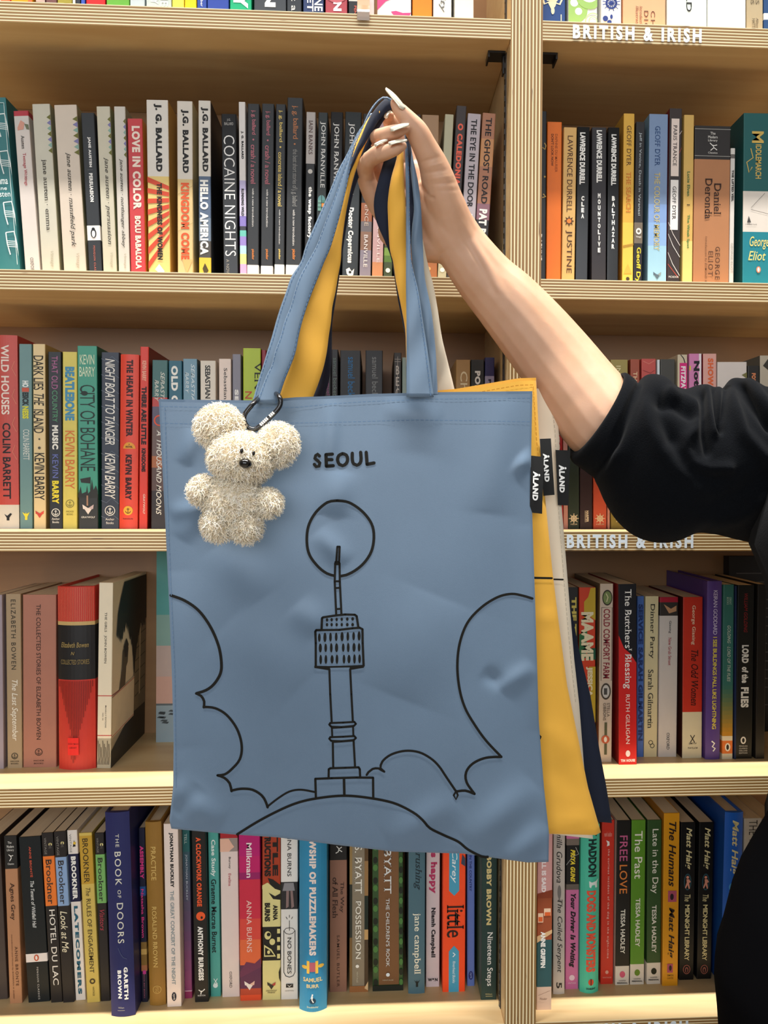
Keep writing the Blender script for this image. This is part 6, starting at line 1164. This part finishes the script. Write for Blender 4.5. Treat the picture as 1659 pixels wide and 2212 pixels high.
# sweatshirt: sleeve bunched above the elbow, running into the torso
def fleece():
    m, nt, b = nodes('black_fleece'); N = nt.nodes.new; L = nt.links.new
    tc = N('ShaderNodeTexCoord'); n = N('ShaderNodeTexNoise'); n.inputs['Scale'].default_value = 900; n.inputs['Detail'].default_value = 3; L(tc.outputs['Object'], n.inputs['Vector'])
    r = N('ShaderNodeValToRGB'); L(n.outputs['Fac'], r.inputs[0]); r.color_ramp.elements[0].color = lin('08090b'); r.color_ramp.elements[1].color = lin('121418')
    L(r.outputs[0], b.inputs['Base Color']); b.inputs['Roughness'].default_value = .95; b.inputs['Sheen Weight'].default_value = .03; b.inputs['Sheen Roughness'].default_value = .5; b.inputs['Specular IOR Level'].default_value = .04
    bp = N('ShaderNodeBump'); bp.inputs['Strength'].default_value = .35; bp.inputs['Distance'].default_value = .001; L(n.outputs['Fac'], bp.inputs['Height']); L(bp.outputs[0], b.inputs['Normal'])
    return m
M_fl = fleece()
st = [((1352, 830), (1262, 968), -0.138, .036), ((1338, 812), (1243, 976), -0.138, .042), ((1345, 806), (1236, 985), -0.138, .047), ((1358, 816), (1242, 1000), -0.139, .050), ((1373, 831), (1262, 1014), -0.141, .052),
      ((1388, 822), (1280, 1028), -0.143, .058), ((1404, 812), (1300, 1052), -0.145, .062), ((1425, 815), (1318, 1090), -0.147, .066), ((1450, 836), (1340, 1128), -0.149, .067), ((1478, 841), (1372, 1157), -0.151, .068),
      ((1510, 832), (1410, 1171), -0.153, .069), ((1540, 838), (1450, 1170), -0.155, .069), ((1565, 842), (1495, 1152), -0.157, .069), ((1588, 822), (1540, 1152), -0.159, .070), ((1612, 826), (1590, 1165), -0.162, .071), ((1640, 836), (1640, 1176), -0.165, .073),
      ((1700, 836), (1700, 1188), -0.173, .078), ((1780, 800), (1780, 1215), -0.185, .086), ((1870, 760), (1850, 1260), -0.200, .100), ((1950, 760), (1930, 1300), -0.210, .100)]
NS = 160; V = []; F = []
sx = lambda *p: [(1120+a/3.078, 780+b_/3.078) for a, b_ in p]
valley = [(sx((795, 175), (740, 300), (690, 420), (640, 560), (560, 690), (500, 770)), 6, -.0065),
          (sx((905, 230), (930, 330), (960, 420), (1010, 520)), 15, -.008), (sx((930, 260), (1060, 300), (1150, 360)), 10, -.006),
          (sx((855, 120), (870, 260), (905, 430), (975, 570), (1070, 710), (1210, 830)), 15, .006),
          (sx((1010, 205), (1100, 255), (1185, 305), (1208, 370), (1190, 450), (1125, 510), (1112, 580), (1160, 670), (1260, 720), (1400, 715)), 9, .006),
          (sx((1222, 230), (1226, 450), (1256, 600)), 6, -.009), (sx((1250, 190), (1272, 350), (1300, 470)), 7, .005),
          (sx((1297, 190), (1332, 440)), 4.5, -.008), (sx((1330, 180), (1350, 420)), 5, .003), (sx((1375, 200), (1348, 460)), 4.5, -.008),
          (sx((1435, 120), (1412, 250), (1500, 480), (1640, 640)), 11, .007), (sx((1490, 190), (1560, 300), (1670, 440)), 7, -.009), (sx((1540, 130), (1600, 230), (1680, 330)), 9, .006),
          (sx((1080, 620), (1180, 780), (1320, 800)), 18, -.006), (sx((1290, 1080), (1450, 1030), (1620, 910)), 15, .006), (sx((1330, 960), (1480, 900), (1640, 780)), 18, -.005), (sx((640, 640), (600, 760), (640, 900)), 20, .004)]
st = [((t[0], t[1]), (t[2], t[3]), t[4]/1000, t[5]/1000) for t in smooth_line([(a[0], a[1], b[0], b[1], Y*1000, d*1000) for a, b, Y, d in st], 4)]
for (a, b, Y, dr) in st:
    A, Bq = at(*a, Y), at(*b, Y); c = (A+Bq)/2; s = (A-Bq)/2
    for k in range(NS):
        th = 2*math.pi*k/NS; V.append(c+s*math.cos(th)+Vector((0, -dr*math.sin(th), 0)))
for i in range(len(st)-1):
    for k in range(NS): F.append((i*NS+k, i*NS+(k+1) % NS, (i+1)*NS+(k+1) % NS, (i+1)*NS+k))
tmp = new_obj('tmp', V, F, M_fl, None, None, True)
bm = bmesh.new(); bm.from_mesh(tmp.data); bmesh.ops.recalc_face_normals(bm, faces=bm.faces); bm.to_mesh(tmp.data); bm.free()
md = tmp.modifiers.new('s2', 'SMOOTH'); md.iterations = 4
me2 = bpy.data.meshes.new_from_object(tmp.evaluated_get(bpy.context.evaluated_depsgraph_get())); bpy.data.objects.remove(tmp)
me2.update()
nr_ = [v.normal.copy() for v in me2.vertices]
for v in me2.vertices:
    p = v.co; px, py = proj(p); front_ = nr_[v.index].dot((CC-p).normalized())
    if front_ < -.15: continue
    dsp = 0
    for pl, sg, amp in valley:
        q = min(seg_dist((px, py), a, b) for a, b in zip(pl, pl[1:]))
        if q < 3*sg: dsp += amp*math.exp(-q*q/(2*sg*sg))
    v.co = p+nr_[v.index]*(dsp*min(1, max(0, front_+.3)))
sv = [v.co.copy() for v in me2.vertices]; sf = [tuple(p.vertices) for p in me2.polygons]
mb = MB(); mb.add(sv, sf, M_fl)
def loft(mb, secs, mat, n=28, capit=True):
    vs = []; fs = []
    for (x0, x1, y0, y1, z) in secs:
        for k in range(n):
            th = 2*math.pi*k/n; vs.append(((x0+x1)/2+(x1-x0)/2*math.cos(th), (y0+y1)/2+(y1-y0)/2*math.sin(th), z))
    for i in range(len(secs)-1):
        for k in range(n): fs.append((i*n+k, i*n+(k+1) % n, (i+1)*n+(k+1) % n, (i+1)*n+k))
    if capit: fs += [tuple(range(n))[::-1], tuple((len(secs)-1)*n+k for k in range(n))]
    mb.add(vs, fs, mat)
def lx(px, py, Y=-.27): p = at(px, py, Y); return p.x, p.z
secs = []
for px, py in ((1850, 700), (1810, 745), (1780, 800), (1755, 860), (1725, 980), (1695, 1100), (1676, 1185), (1712, 1270), (1740, 1400), (1748, 1550), (1745, 1700), (1730, 1800), (1715, 1850)):
    x, z = lx(px, py); secs.append((x, x+.27 if py > 900 else x+.27-(900-py)*.0004, -.44, -.10, z))
loft(mb, secs, M_fl)
o = mb.build('sweatshirt', None, True); child(o, person)
mb = MB(); M_tr = cloth('black_trousers', '08080a', 1.0, 0, .12, .02); secs = []
for px, py in ((1724, 1770), (1692, 1827), (1662, 1874), (1628, 1931), (1606, 1987), (1584, 2070), (1568, 2117), (1566, 2160), (1573, 2230), (1584, 2400), (1604, 2700)):
    x, z = lx(px, py, -.27); secs.append((x, .72, -.42, -.12, z))
loft(mb, secs, M_tr)
zt = secs[-1][4]+.1
for y0, y1 in ((-.42, -.275), (-.265, -.12)):
    loft(mb, [(.50, .70, y0, y1, zt), (.52, .68, y0+.01, y1-.01, -1.0), (.54, .66, y0+.02, y1-.02, ZF+.05), (.55, .65, y0+.02, y1-.02, ZF+.03)], M_tr, 20)
child(mb.build('trousers', None, True), person)
for y in (-.347, -.192):
    mb = MB(); loft(mb, [(.40, .68, y-.045, y+.045, ZF+.0005), (.40, .68, y-.047, y+.047, ZF+.025), (.44, .675, y-.042, y+.042, ZF+.05), (.54, .67, y-.04, y+.04, ZF+.075)], paint('22211f', .6, .3, .05, 'shoe_leather'), 20)
    child(mb.build('shoe', None, True), person)
# loose cap at the cut neck of the sweatshirt is closed by its collar
x, z = lx(1850, 700); mb = MB()
loft(mb, [(x+.02, x+.15, -.34, -.20, z-.01), (x+.03, x+.14, -.335, -.205, z+.03)], M_fl, 20); child(mb.build('collar', None, True), person)
